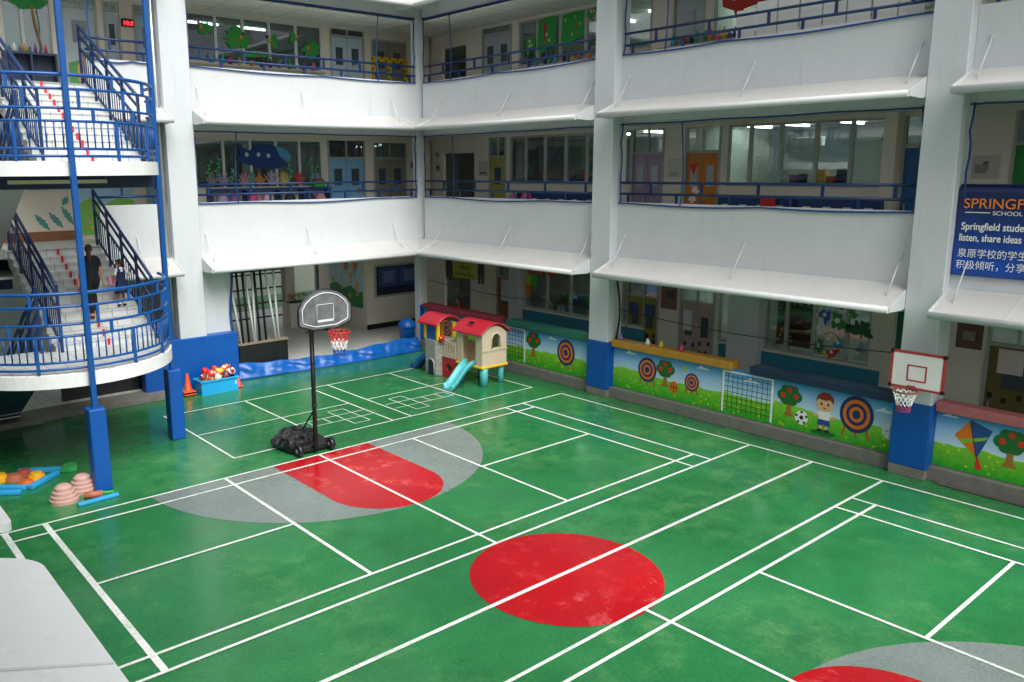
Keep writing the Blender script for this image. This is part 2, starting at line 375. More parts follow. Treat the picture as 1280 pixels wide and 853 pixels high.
def column(f, par, a0, a1, pad=True, d0=-.3, d1=.3, top=15.6):
    o = MB(); o.fbox(f, a0, a1, d0, d1, 0 if not pad else .2, top); c = o.build('column', M_WHITE2, par, .012)
    if pad:
        o = MB(); o.fbox(f, a0-.035, a1+.035, d0-.035, d1-.05, .22, 1.62); o.build('column_pad', M_PAD, c, .025, 2)
        o = MB(); o.fbox(f, a0-.02, a1+.02, d0-.03, d1, 0, .22); o.build('plinth', M_CONC, c, .01)
def wall_with_openings(f, par, a0, a1, z0, z1, d, ops, m, th=.12, name='corridor_wall'):
    ops = sorted(ops); o = MB(); a = a0
    for (p, q, zb, zt) in ops:
        if p > a: o.fbox(f, a, p, d, d+th, z0, z1)
        if zb > z0: o.fbox(f, p, q, d, d+th, z0, zb)
        if zt < z1: o.fbox(f, p, q, d, d+th, zt, z1)
        a = q
    if a < a1: o.fbox(f, a, a1, d, d+th, z0, z1)
    return o.build(name, m, par)
def window(f, par, a0, a1, z0, z1, d, mull, m=M_FRAME, fw_=.045, gl=None):
    o = MB()
    for a in [a0]+list(mull)+[a1]: o.fbox(f, max(a0, a-fw_), min(a1, a+fw_), d-.02, d+.08, z0, z1)
    o.fbox(f, a0, a1, d-.018, d+.078, z0, z0+.06); o.fbox(f, a0, a1, d-.018, d+.078, z1-.06, z1)
    w_ = o.build('window', m, par)
    o = MB(); o.fbox(f, a0+.01, a1-.01, d+.03, d+.036, z0+.02, z1-.02); o.build('glass', gl or M_GLASS, w_)
    return w_
def door(f, par, a0, a1, zf, d, col, leaves=2, top=None, glassm=None, panel=(.55, .85, .42), extra=None, lab=None):
    m = mat('door_paint_'+col.strip('#'), col, .45, .08)
    zt = zf+2.4; o = MB(); o.fbox(f, a0, a0+.06, d-.03, d+.1, zf, top or zt); o.fbox(f, a1-.06, a1, d-.03, d+.1, zf, top or zt); o.fbox(f, a0+.06, a1-.06, d-.03, d+.1, zt, zt+.07)
    fr = o.build('door', M_FRAME, par)
    if lab: fr['label'] = lab
    if top:
        o = MB(); o.fbox(f, a0+.06, a1-.06, d+.03, d+.036, zt+.07, top); o.build('transom', M_GLASS, fr)
        o = MB(); o.fbox(f, (a0+a1)/2-.03, (a0+a1)/2+.03, d, d+.07, zt+.07, top); o.build('transom_bar', M_FRAME, fr)
    W = (a1-a0-.12)/leaves
    for i in range(leaves):
        b0 = a0+.06+W*i+.01; b1 = b0+W-.02
        o = MB(); o.fbox(f, b0, b1, d+.02, d+.065, zf+.01, zt-.005); o.build('leaf', m, fr)
        c = (b0+b1)/2; o = MB(); o.fbox(f, c-W*.22, c+W*.22, d+.008, d+.02, zf+1.45, zf+2.05); o.build('pane', glassm or M_GLASS_D, fr)
        h = b1-.08 if i == 0 else b0+.08
        o = MB(); o.fbox(f, h-.02, h+.02, d-.03, d+.02, zf+.95, zf+1.12); o.build('handle', M_METAL, fr)
    return fr
M_PANEL = mat('frosted_pane', '#a9b7b6', .15, .1, 2, spec=.7)
M_GLASS_D = mat('door_pane_glass', '#46525a', .08, .15, 2, spec=.8)
def sheet(f, par, a0, a1, z0, z1, d, m, name='notice', t=.004): 
    o = MB(); o.fbox(f, a0, a1, d-t, d, z0, z1); return o.build(name, m, par)

# floors, ceilings, roofs, rooms
def shell(par, f, a0, a1, depth, c0=None, top=16.0):
    c0 = a0 if c0 is None else c0
    for z0, z1, nm in ((F1-.25, F1, 'floor_slab'), (F2-.5, F2, 'floor_slab'), (12.25, 12.7, 'floor_slab'), (15.6, 16.0, 'roof_slab')):
        if z1 > top: continue
        o = MB(); o.fbox(f, a0, a1, .15, depth, z0, z1); o.build(nm, M_TILEF, par)
    for k, z in CE.items():
        o = MB(); o.fbox(f, a0, a1, .15, depth, z, z+.04)
        o.build('ceiling', M_TILEC, par)
    o = MB(); o.fbox(f, c0, a1, depth, depth+.15, 0, top); o.build('rear_wall', M_ROOM, par)
mt = mat('ceiling_tile', '#e2e4de', .85, 0); n_, b_ = nodes_of(mt)
tc = n_.nodes.new('ShaderNodeTexCoord'); br = n_.nodes.new('ShaderNodeTexBrick'); br.offset = 0
br.inputs['Color1'].default_value = lin('#e4e6e0'); br.inputs['Color2'].default_value = lin('#dcdfd8'); br.inputs['Mortar'].default_value = lin('#8f938a')
br.inputs['Scale'].default_value = 1; br.inputs['Brick Width'].default_value = 1.2; br.inputs['Row Height'].default_value = .6; br.inputs['Mortar Size'].default_value = .012
n_.links.new(tc.outputs['Object'], br.inputs[0]); n_.links.new(br.outputs[0], b_.inputs['Base Color']); M_TILEC = mt
mt = mat('grey_floor_tile', '#bfc1bb', .3, 0); n_, b_ = nodes_of(mt)
tc = n_.nodes.new('ShaderNodeTexCoord'); br = n_.nodes.new('ShaderNodeTexBrick'); br.offset = 0
br.inputs['Color1'].default_value = lin('#d0d2cc'); br.inputs['Color2'].default_value = lin('#c6c9c3'); br.inputs['Mortar'].default_value = lin('#7f827c')
br.inputs['Scale'].default_value = 1; br.inputs['Brick Width'].default_value = .3; br.inputs['Row Height'].default_value = .3; br.inputs['Mortar Size'].default_value = .01
n_.links.new(tc.outputs['Object'], br.inputs[0]); n_.links.new(br.outputs[0], b_.inputs['Base Color']); M_TILEF = mt

shell(right, FR, -18.3, 16, 8.5)
shell(near, FL, -18.3, 16, 6, top=12.7)
def bshell():
    for z0, z1, nm in ((F1-.25, F1, 'floor_slab'), (F2-.5, F2, 'floor_slab'), (12.25, 12.7, 'floor_slab'), (15.6, 16.0, 'roof_slab')):
        o = MB(); o.fbox(FB, -9.1, 9.11, .15, 8.3, z0, z1); o.build(nm, M_TILEF, back)
    for k, z in CE.items():
        o = MB(); o.fbox(FB, -9.1, 9.11, .15, 8.3, z, z+.04); o.build('ceiling', M_TILEC, back)
    o = MB(); o.fbox(FB, -9.1, 9.11, 8.3, 8.45, 4.3, 16); o.fbox(FB, -9.1, 4.4, 8.3, 8.45, 0, 4.3); o.build('rear_wall', M_ROOM, back)
bshell()
fl = MB(); fl.box(-9.0, XR+8.5, YB, 19.0, 0, F0); fl.box(XR, XR+8.5, -18.3, YB, 0, F0); structure(fl, 'tiled_floor', M_TILEF)

# right wing facade
COLS = [(-1.1, -.4), (-9.7, -9.0), (-18.3, -17.6)]
for a0, a1 in COLS:
    column(FR, right, a0, a1); column(FL, near, a0, a1, top=12.7)
BAYS = [(-.4, YB), (-9.0, -1.1), (-17.6, -9.7)]
for i, (a0, a1) in enumerate(BAYS):
    for lv in (1, 2, 3):
        b1 = a1-.15 if i == 0 else a1
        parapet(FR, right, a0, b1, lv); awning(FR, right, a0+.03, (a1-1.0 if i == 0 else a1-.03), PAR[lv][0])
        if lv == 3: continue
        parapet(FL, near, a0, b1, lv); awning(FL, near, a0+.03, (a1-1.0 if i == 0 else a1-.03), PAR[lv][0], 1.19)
    o = MB(); o.fbox(FR, a0, a1-.01, .0, .12, .3, 1.46); o.build('low_wall', M_WHITE2, right)
# back wing facade
column(FB, back, -.16, .66, pad=False); column(FB, back, 8.96, 9.3, pad=False, d0=-.03, d1=.3)
o = MB(); o.fbox(FB, 8.94, 9.25, -.045, -.032, 0, 1.62); o.build('blue_dado', M_PAD, back)
for lv in (1, 2, 3):
    parapet(FB, back, .66, 8.96, lv); awning(FB, back, .69, 8.1, PAR[lv][0])
    parapet(FB, back, -2.05, -.16, lv); awning(FB, back, -2.0, -.19, PAR[lv][0])
    parapet(FB, back, -9.1, -6.7, lv)
# inside-corner awning pieces (mitre between the two runs)
for lv in (1, 2, 3):
    z = PAR[lv][0]; zt, zf = z+.04, z-.36
    m = MB()
    q = [(8.1, YB-.002, zt), (8.1, YB-1, zf), (8.12, YB-1, zf), (XR-.002, YB-.002, zt)]
    m.prism([(8.1, YB-.002, zt), (8.1, YB-1.0, zf), (XR-1.0, YB-1.0, zf), (XR-.002, YB-.002, zt)], (0, 0, -.09), M_AWN)
    m.prism([(XR-.004, YB-.006, zt), (XR-1.0, YB-1.006, zf), (XR-.004, YB-1.0-.004, zt)], (0, 0, -.09), M_AWN)
    m.build('awning_corner', None, back)
# ground pier with blue lower part, left of the lobby
o = MB(); o.fbox(FB, .66, 1.62, .0, .2, F0, 3.8); o.build('pier', M_WHITE, back)
o = MB(); o.fbox(FB, -1.3, 1.62, -.36, -.005, 0, 1.6); o.build('blue_dado', M_PAD, back, .02)
# drain pipe beside the back column
o = MB(); o.tube([FB.p(-.26, -.06, 0), FB.p(-.26, -.06, 15.6)], .06, None, 8); o.build('drain_pipe', M_METAL, back)

# ---- corridor walls, windows and doors -------------------------------------------------
# right wing, first floor
wallz1 = (F1, CE[1])
W1 = [(-2.95, -7.15, (-3.62, -4.5, -5.45, -6.35)), (5.8, .4, (5.02, 4.08, 3.13, 2.2, 1.3)), (-12.6, -16.5, (-13.6, -14.6, -15.6))]
ops = [(min(a, b), max(a, b), 5.98, 7.62) for a, b, _ in W1] + [(-.82, .38, F1, 7.62), (-2.72, -1.55, F1, 7.62), (7.75, 9.6, F1, 7.1), (6.02, 6.92, F1, 7.62), (-8.65, -7.55, F1, 7.62), (-10.95, -9.8, F1, 7.62)]
ops = [o_ for o_ in ops]
wall_with_openings(FR, right, -18.3, 12, F1, CE[1], DW, ops, M_BEIGE)
for a, b, mu in W1: window(FR, right, min(a, b), max(a, b), 5.98, 7.62, DW, mu)
door(FR, right, -.82, .38, F1, DW, '#9c86a3', top=7.62, glassm=M_PANEL, lab='mauve double door with framed panes')
door(FR, right, -2.72, -1.55, F1, DW, '#cc7a24', top=7.62, glassm=M_PANEL, lab='orange double door with white cut-out figures')
door(FR, right, 6.02, 6.92, F1, DW, '#a8a24a', leaves=1, top=7.62, lab='olive yellow single door')
door(FR, right, -8.65, -7.55, F1, DW, '#1c5a94', leaves=1, top=7.62, lab='blue single door')
door(FR, right, -10.95, -9.8, F1, DW, '#2a8a3c', leaves=1, top=7.62, lab='green single door')
# right wing, second floor
W2 = [(5.4, -.2, (4.5, 3.45, 2.35, 1.2)), (-2.3, -8.6, (-3.1, -3.9, -4.8, -5.7, -6.6, -7.6)), (-10.4, -16.4, (-11.6, -12.8, -14, -15.2))]
ops = [(min(a, b), max(a, b), 9.95, 11.42) for a, b, _ in W2]+[(5.75, 7.3, F2, 11.42), (-2.0, -.95, F2, 11.42), (8.2, 9.6, F2, 11.0)]
wall_with_openings(FR, right, -18.3, 12, F2, CE[2], DW, ops, M_BEIGE)
for a, b, mu in W2: window(FR, right, min(a, b), max(a, b), 9.95, 11.42, DW, mu)
door(FR, right, 5.75, 7.3, F2, DW, '#aab4bc', top=11.42); door(FR, right, -2.0, -.95, F2, DW, '#a9b6b8', leaves=1, top=11.42)
# right wing, ground floor
W0 = [(5.0, -.3, (3.9, 2.8, 1.6, .5)), (-4.4, -7.2, (-5.0, -5.75, -6.6)), (-13, -16.5, (-14, -15.2))]
ops = [(min(a, b), max(a, b), 1.6, 3.6) for a, b, _ in W0]+[(8.0, 9.6, F0, 3.2), (5.6, 6.5, F0, 3.5), (-.85, .4, F0, 3.5), (-2.8, -1.6, F0, 3.5), (-8.75, -7.75, F0, 3.3), (-10.95, -9.75, F0, 3.5), (-3.35, -2.95, 1.6, 3.6)]
wall_with_openings(FR, right, -18.3, 12, F0, CE[0], DW, ops, M_BEIGE)
for a, b, mu in W0: window(FR, right, min(a, b), max(a, b), 1.6, 3.6, DW, mu)
window(FR, right, -3.35, -2.95, 1.6, 3.6, DW, ())
door(FR, right, -.85, .4, F0, DW, '#8f8a35', top=3.5, lab='olive yellow double door with dark spots'); door(FR, right, -2.8, -1.6, F0, DW, '#b49a95', top=3.5, lab='dusty pink double door with a white pane')
door(FR, right, 5.6, 6.5, F0, DW, '#9a5a34', leaves=1, top=3.5, lab='brown framed door with a white pane'); door(FR, right, -10.95, -9.75, F0, DW, '#6f6032', leaves=1, top=3.5, lab='brown door with dark paw prints')
M_TEAL = mat('teal_dado_paint', '#2f7f9a', .5, .12)
for a0, a1 in ((-.38, 5.4), (-7.5, -3.0)):
    o = MB(); o.fbox(FR, a0, a1, DW-.05, DW-.004, F0+.3, 1.52); o.build('teal_dado', M_TEAL, right)
o = MB(); o.fbox(FR, -4.35, -3.42, DW-.32, DW-.004, F0, CE[0]); o.build('pier', M_WHITE2, right); o = MB(); o.fbox(FR, 5.05, 5.55, DW-.3, DW-.004, F0, CE[0]); o.build('pier', M_WHITE2, right)
for z0, z1 in ((F1, CE[1]), (F2, CE[2])):
    o = MB(); o.fbox(FR, -7.5, -7.2, DW-.25, DW-.004, z0, z1); o.build('pier', M_BEIGE, right)
# back wing first and second floors (x from -1.9 to 11.4)
W1b = [(.25, .85, (), '#8f9a9a'), (1.75, 6.45, (2.8, 3.75, 4.7, 5.65), None)]
DB = DW
ops = [(1.75, 6.45, 5.9, 7.55), (6.7, 8.3, F1, 7.55), (.1, .95, F1, 7.55), (8.68, 10.2, F1, 7.5)]
wall_with_openings(FB, back, -.2, 11.4, F1, CE[1], DB, ops, M_BEIGE)
window(FB, back, 1.75, 6.45, 5.9, 7.55, DB, (2.72, 3.7, 4.65, 5.55), M_FRAMEW, gl=M_GLASSD)
door(FB, back, 6.7, 8.3, F1, DB, '#7fb2d6', top=7.55, lab='light blue double door with small panes'); door(FB, back, .1, .95, F1, DB, '#8fb8d8', leaves=1, top=7.55, lab='light blue door partly behind the column'); door(FB, back, 8.68, 10.2, F1, DB, '#8d8b78', top=7.5, lab='tan double door in the corner')
ops = [(1.75, 6.6, 9.9, 11.42), (6.95, 8.4, F2, 11.42), (.1, .95, F2, 11.42), (8.7, 10.3, F2, 11.2), (-3.5, -2.2, 9.75, 11.42), (-1.98, -.95, F2, 11.42), (-.78, -.3, F2, 11.42)]
wall_with_openings(FB, back, -4.2, 11.4, F2, CE[2], DB, ops, M_BEIGE)
window(FB, back, 1.75, 6.6, 9.9, 11.42, DB, (2.7, 3.65, 4.6, 5.6), M_FRAMEW, gl=M_GLASSD); window(FB, back, -3.5, -2.2, 9.75, 11.42, DB, (-2.98,), M_FRAMEW)
door(FB, back, 6.95, 8.4, F2, DB, '#b9c8d2', top=11.42, lab='pale double door with dark framed notices'); door(FB, back, .1, .95, F2, DB, '#a9c2d4', leaves=1, top=11.42); door(FB, back, 8.7, 10.3, F2, DB, '#8a8778', top=11.2, lab='brown double door edged with yellow and red cards')
door(FB, back, -1.98, -.95, F2, DB, '#b4bfc4', leaves=1, top=11.42, lab='pale grey door with a painted lower panel'); door(FB, back, -.78, -.3, F2, DB, '#b4bfc4', leaves=1, top=11.42)
# rooms behind: dividing walls and lights
for k, (zf, zc) in enumerate(((F0, 3.72), (F1, CE[1]), (F2, CE[2]))):
    for a in (-1.3, -9.35):
        o = MB(); o.fbox(FR, a-.06, a+.06, DW+.12, 8.5, zf, zc); o.build('room_divider', M_ROOM, right)
    if k:
        o = MB(); o.fbox(FB, 6.55, 6.67, DB+.12, 8.3, zf, zc); o.build('room_divider', M_ROOM, back)
def lamp(f, par, a, d, z, along='d', L=1.2):
    o = MB()
    if along == 'd': o.fbox(f, a-.05, a+.05, d, d+L, z-.06, z-.02)
    else: o.fbox(f, a, a+L, d-.05, d+.05, z-.06, z-.02)
    o.build('ceiling_light', M_TUBE, par)
for z in (CE[1], CE[2]):
    for a in (-2.2, -3.4, -5.0, -7.3, .1, 3.2, 1.6): lamp(FR, right, a, DW+2.2, z)
    for a in (2.6, 4.4): lamp(FB, back, a, DB+2.2, z, 'a')
    lamp(FB, back, -1.6, DB+2, z, 'a')
for a in (-3.6, -5.2, -6.6, 2.0, 3.6, .6, -12): lamp(FR, right, a, DW+1.6, 3.72)  # ground-floor tubes, added to lighten the room interiors
# lobby at the back of the court
o = MB(); o.box(9.0, 12.2, 11.5, 11.65, F0, 3.75); o.build('lobby_wall', M_BEIGE, back)
o = MB(); o.box(9.0, 9.15, 11.65, 15.2, F0, 3.75); o.build('lobby_wall', M_BEIGE, back)
o = MB(); o.box(8.985, 12.2, 11.47, 11.5, F0, .35); o.build('skirting', M_BLK, back)
o = MB(); o.box(7.2, 7.6, 14.8, 15.2, F0, 3.75); o.build('lobby_pier', M_BEIGE, back)

# ---- staircase -------------------------------------------------------------------------
SX, SY, SR = -4.35, 3.42, 2.28
LZ = {1: 2.49, 2: 6.68}
st = thing('staircase', (SX, SY, 0), 'white tiled staircase with round landings and blue railings on the left', 'staircase')
mt = mat('white_stair_tile', '#d9dbd9', .35, 0); n_, b_ = nodes_of(mt)
tc = n_.nodes.new('ShaderNodeTexCoord'); br = n_.nodes.new('ShaderNodeTexBrick'); br.offset = 0
br.inputs['Color1'].default_value = lin('#dadcda'); br.inputs['Color2'].default_value = lin('#cfd2cf'); br.inputs['Mortar'].default_value = lin('#8d9391')
br.inputs['Scale'].default_value = 1; br.inputs['Brick Width'].default_value = .36; br.inputs['Row Height'].default_value = .36; br.inputs['Mortar Size'].default_value = .008
n_.links.new(tc.outputs['Object'], br.inputs[0]); n_.links.new(br.outputs[0], b_.inputs['Base Color']); M_STILE = mt
M_SLAB = mat('landing_rim_paint', '#e9ebe9', .5, .08, 2)
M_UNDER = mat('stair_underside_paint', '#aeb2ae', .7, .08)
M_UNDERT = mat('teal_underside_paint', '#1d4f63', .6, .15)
M_STRIPE = mat('red_stair_tape', '#c8242c', .5, .1)
for k, z in LZ.items():
    m = MB(); pts = [(SX+(SR-.06)*cos(a), SY+(SR-.06)*sin(a)) for a in [pi+pi*i/36 for i in range(37)]]+[(SX+SR-.06, SY+.35), (SX-SR+.06, SY+.35)]
    th_ = .28; m.prism([(x, y, z-th_) for x, y in pts], (0, 0, th_-.005)); m.build('landing_slab', M_SLAB, st)
    m = MB(); pts = [(SX+(SR-.1)*cos(a), SY+(SR-.1)*sin(a)) for a in [pi+pi*i/36 for i in range(37)]]+[(SX+SR-.1, SY+.3), (SX-SR+.1, SY+.3)]
    m.prism([(x, y, z-.004) for x, y in pts], (0, 0, .012)); m.build('landing_floor', M_STILE, st)
def flight(x0, x1, y0, z0, y1, z1, n, under, stripe=None):
    # steps rise from (y0,z0) to (y1,z1)
    m = MB(); dy = (y1-y0)/n; dz = (z1-z0)/n; s = 1 if dy > 0 else -1
    for i in range(n):
        ya = y0+dy*i; m.box(x0, x1, ya, ya+dy*1.02, z0+dz*i-.10, z0+dz*(i+1)-.028); m.box(x0-.03, x1+.03, ya-.03*s, ya+dy, z0+dz*(i+1)-.028, z0+dz*(i+1))
    f_ = m.build('stair_flight', M_STILE, st)
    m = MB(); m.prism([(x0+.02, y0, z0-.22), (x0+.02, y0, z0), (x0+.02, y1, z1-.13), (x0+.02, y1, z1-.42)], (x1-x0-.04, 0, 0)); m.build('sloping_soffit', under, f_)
    if stripe:
        for i in range(n):
            m = MB(); m.box(stripe-.03, stripe+.03, y0+dy*i-.036*s, y0+dy*i-.031*s, z0+dz*i+.002, z0+dz*(i+1)+.001); m.build('red_tape_stripe', M_STRIPE, f_)
XA0, XA1 = -4.5, -2.2
Y0S, Y1S = 3.72, 7.75
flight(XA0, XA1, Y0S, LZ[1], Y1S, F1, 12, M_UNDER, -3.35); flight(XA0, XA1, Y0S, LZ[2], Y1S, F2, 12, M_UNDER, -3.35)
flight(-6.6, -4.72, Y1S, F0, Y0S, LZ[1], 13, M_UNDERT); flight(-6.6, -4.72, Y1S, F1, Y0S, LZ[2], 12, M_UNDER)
# poles with padded feet
for px, py in ((-4.50, 1.11), (-2.02, 3.40), (-6.68, 3.40)):
    m = MB(); m.box(px-.055, px+.055, py-.055, py+.055, 0, 15.6); p_ = m.build('support_pole', M_BLUE, st, .008)
    m = MB(); m.box(px-.17, px+.17, py-.17, py+.17, .0, 1.76); m.build('pole_pad', M_PAD, p_, .03, 2)
# curved railings
def arcpts(r, a0, a1, z, n=28): return [(SX+r*cos(a0+(a1-a0)*i/n), SY+r*sin(a0+(a1-a0)*i/n), z) for i in range(n+1)]
for k, z in LZ.items():
    rr = SR-.11; A0, A1 = pi, 2*pi
    m = MB(); m.tube(arcpts(rr, A0, A1, z+1.62), .037, M_BLUE, 8); ra = m.build('curved_railing', M_BLUE, st)
    for h in (1.36, 1.0, .76, .24, .10):
        m = MB(); m.tube(arcpts(rr, A0, A1, z+h), .027, M_BLUE, 8); m.build('curved_rail', M_BLUE, ra)
    for i in range(7):
        a = A0+(A1-A0)*(i+.35)/7; x, y = SX+rr*cos(a), SY+rr*sin(a)
        for h0, h1, da in ((1.36, 1.62, 0), (1.0, 1.36, .12), (.76, 1.0, .24), (0, .76, .02)):
            x, y = SX+rr*cos(a+da), SY+rr*sin(a+da)
            m = MB(); m.box(x-.028, x+.028, y-.028, y+.028, z+h0, z+h1); m.build('post', M_BLUE, ra)
    for i in range(46):
        a = A0+(A1-A0)*(i+.5)/46; x, y = SX+rr*cos(a), SY+rr*sin(a)
        m = MB(); m.tube([(x, y, z+.24), (x, y, z+.76)], .016, M_BLUE, 6); m.build('baluster', M_BLUE, ra)
# sloping railings
def slope_rail(x, y0, z0, y1, z1):
    m = MB(); m.tube([(x, y0, z0+1.5), (x, y1, z1+1.5)], .04, M_NAVY, 8); ra = m.build('sloping_railing', M_NAVY, st)
    for h in (1.26, .95, .2):
        m = MB(); m.tube([(x, y0, z0+h), (x, y1, z1+h)], .032, M_NAVY, 8); m.build('sloping_rail', M_NAVY, ra)
    for t in (0, .25, .5, .75, 1):
        y = y0+(y1-y0)*t; z = z0+(z1-z0)*t; m = MB(); m.box(x-.03, x+.03, y-.03, y+.03, z-.1, z+1.5); m.build('post', M_NAVY, ra)
    n = 24
    for i in range(n):
        t = (i+.5)/n; y = y0+(y1-y0)*t; z = z0+(z1-z0)*t; m = MB(); m.tube([(x, y, z+.2), (x, y, z+.95)], .014, M_NAVY, 6); m.build('baluster', M_NAVY, ra)
for z0, z1 in ((LZ[1], F1), (LZ[2], F2)):
    slope_rail(-2.24, Y0S, z0, Y1S, z1); slope_rail(-4.42, Y0S-.2, z0, Y1S, z1)
for z0, z1 in ((F0, LZ[1]), (F1, LZ[2])): slope_rail(-4.8, Y1S, z0, Y0S, z1)
# under-stair area
o = MB(); o.fbox(FB, -3.4, -.8, .3, .42, 0, .95); o.build('black_low_wall', M_BLK, back)
o = MB(); o.fbox(FB, -9.1, -.2, 2.3, 2.45, 0, CE[0]); o.build('lobby_wall', M_WHITE2, back)
# ---- printed mural panels on the low wall (right wing) -----------------------------------
def mural_bg(name):
    m = mat(name, '#7fb9dd', .55, 0); n, b = nodes_of(m)
    tc = n.nodes.new('ShaderNodeTexCoord'); sp = n.nodes.new('ShaderNodeSeparateXYZ'); n.links.new(tc.outputs['Object'], sp.inputs[0])
    def noise(s, d=4):
        x = n.nodes.new('ShaderNodeTexNoise'); x.inputs['Scale'].default_value = s; x.inputs['Detail'].default_value = d; n.links.new(tc.outputs['Object'], x.inputs[0]); return x.outputs[0]
    def math_(op, a, bb):
        x = n.nodes.new('ShaderNodeMath'); x.operation = op
        for i, v in enumerate((a, bb)):
            if isinstance(v, (int, float)): x.inputs[i].default_value = v
            else: n.links.new(v, x.inputs[i])
        return x.outputs[0]
    z = sp.outputs['Z']
    sky = n.nodes.new('ShaderNodeValToRGB'); e = sky.color_ramp.elements; e[0].position = .35; e[0].color = lin('#d2ebf4'); e[1].position = 1; e[1].color = lin('#2f92da')
    n.links.new(math_('MULTIPLY', z, .86), sky.inputs[0])
    gr = n.nodes.new('ShaderNodeValToRGB'); e = gr.color_ramp.elements; e[0].position = 0; e[0].color = lin('#1ea51c'); e[1].position = .62; e[1].color = lin('#8ccf34')
    n.links.new(math_('ADD', z, math_('MULTIPLY', math_('SUBTRACT', noise(9), .5), .5)), gr.inputs[0])
    vo = n.nodes.new('ShaderNodeTexVoronoi'); vo.inputs['Scale'].default_value = 7; n.links.new(tc.outputs['Object'], vo.inputs[0])
    dot = math_('LESS_THAN', vo.outputs['Distance'], .20)
    mx = n.nodes.new('ShaderNodeMix'); mx.data_type = 'RGBA'; n.links.new(math_('MULTIPLY', dot, .75), mx.inputs[0]); n.links.new(gr.outputs[0], mx.inputs[6]); mx.inputs[7].default_value = lin('#e6d424')
    edge = math_('LESS_THAN', z, math_('ADD', .52, math_('MULTIPLY', math_('SUBTRACT', noise(1.1, 6), .5), .45)))
    m2 = n.nodes.new('ShaderNodeMix'); m2.data_type = 'RGBA'; n.links.new(edge, m2.inputs[0]); n.links.new(sky.outputs[0], m2.inputs[6]); n.links.new(mx.outputs[2], m2.inputs[7])
    n.links.new(m2.outputs[2], b.inputs['Base Color']); return m
M_MUR = mural_bg('printed_meadow')
def ink(h): return mat('ink_'+h.strip('#'), h, .6, .05, 8)
K_NAVY, K_OR, K_WH, K_RED, K_DG, K_BR, K_YEL, K_SKIN, K_BLK, K_CLOUD = [ink(h) for h in ('#1d2f66', '#e0761d', '#f1f1ee', '#d8331f', '#1f6a2c', '#a0702e', '#e8b92d', '#e8b48c', '#1a1a1c', '#dfe9ee')]
DM = -.03                                                   # panel face depth
def panel(a0, a1, label):
    t = thing('mural_panel', FR.p((a0+a1)/2, DM, .32), label, 'mural panel', 'printed mural panels along the right low wall')
    o = MB(); o.fbox(FR, a0, a1, DM, -.001, .32, 1.49); o.build('printed_board', M_MUR, t); return t
def target(t, a, z, r):
    o = MB()
    for s_, a_ in ((-1, a-r*.62), (1, a+r*.62), (0, a)):
        o.art(FR, [(a_-.03, z-r*.7), (a_+.03, z-r*.7), (a_+.03+s_*.06, z-r*1.45), (a_-.03+s_*.06, z-r*1.45)], DM-.001, K_BR)
    for i, k in enumerate((1, .8, .6, .42, .24)): o.disc(FR, a, z, r*k, r*k*1.12, DM-.004-.003*i, K_NAVY if i % 2 == 0 else K_OR, 28)
    o.build('archery_target_print', None, t)
def tree(t, a, z, s=1.0):
    o = MB(); o.art(FR, [(a-.05*s, z-.1*s), (a+.05*s, z-.1*s), (a+.06*s, z-.34*s), (a+.13*s, z-.44*s), (a-.13*s, z-.44*s), (a-.06*s, z-.34*s)], DM-.001, K_BR)
    for dx, dz, r in ((0, .1, .17), (-.15, .02, .14), (.15, .02, .14), (-.07, -.08, .12), (.08, -.08, .12), (-.1, .16, .1), (.1, .16, .1)): o.disc(FR, a+dx*s, z+dz*s, r*s, r*s*.9, DM-.004-.0004*(dx*10), K_DG, 14)
    for dx, dz in ((0, .16), (-.15, .03), (.14, .02)): o.disc(FR, a+dx*s, z+dz*s, .055*s, .06*s, DM-.009, K_RED, 12)
    o.build('apple_tree_print', None, t)
def cloud(t, a, z, s=1):
    o = MB(); o.art(FR, [(a-.2*s, z), (a-.12*s, z+.05*s), (a-.03*s, z+.04*s), (a+.05*s, z+.1*s), (a+.12*s, z+.05*s), (a+.22*s, z)], DM-.001, K_CLOUD); o.build('cloud_print', None, t)
def goal(t, a0, a1, z0, z1):
    o = MB()
    for a in (a0, a1): o.fbox(FR, a-.025, a+.025, DM-.012, DM-.002, z0, z1)
    o.fbox(FR, a0, a1, DM-.0115, DM-.0025, z1-.04, z1+.0); o.build('white_goal_print', K_WH, t)
    o = MB(); n = int(abs(a1-a0)/.13)
    for i in range(1, n): a = a0+(a1-a0)*i/n; o.fbox(FR, a-.006, a+.006, DM-.004, DM-.001, z0+.04, z1-.05)
    for i in range(1, 8): z = z0+(z1-z0)*i/8; o.fbox(FR, a0, a1, DM-.0052, DM-.0012, z-.006, z+.006)
    o.build('goal_net_print', K_BLK, t)
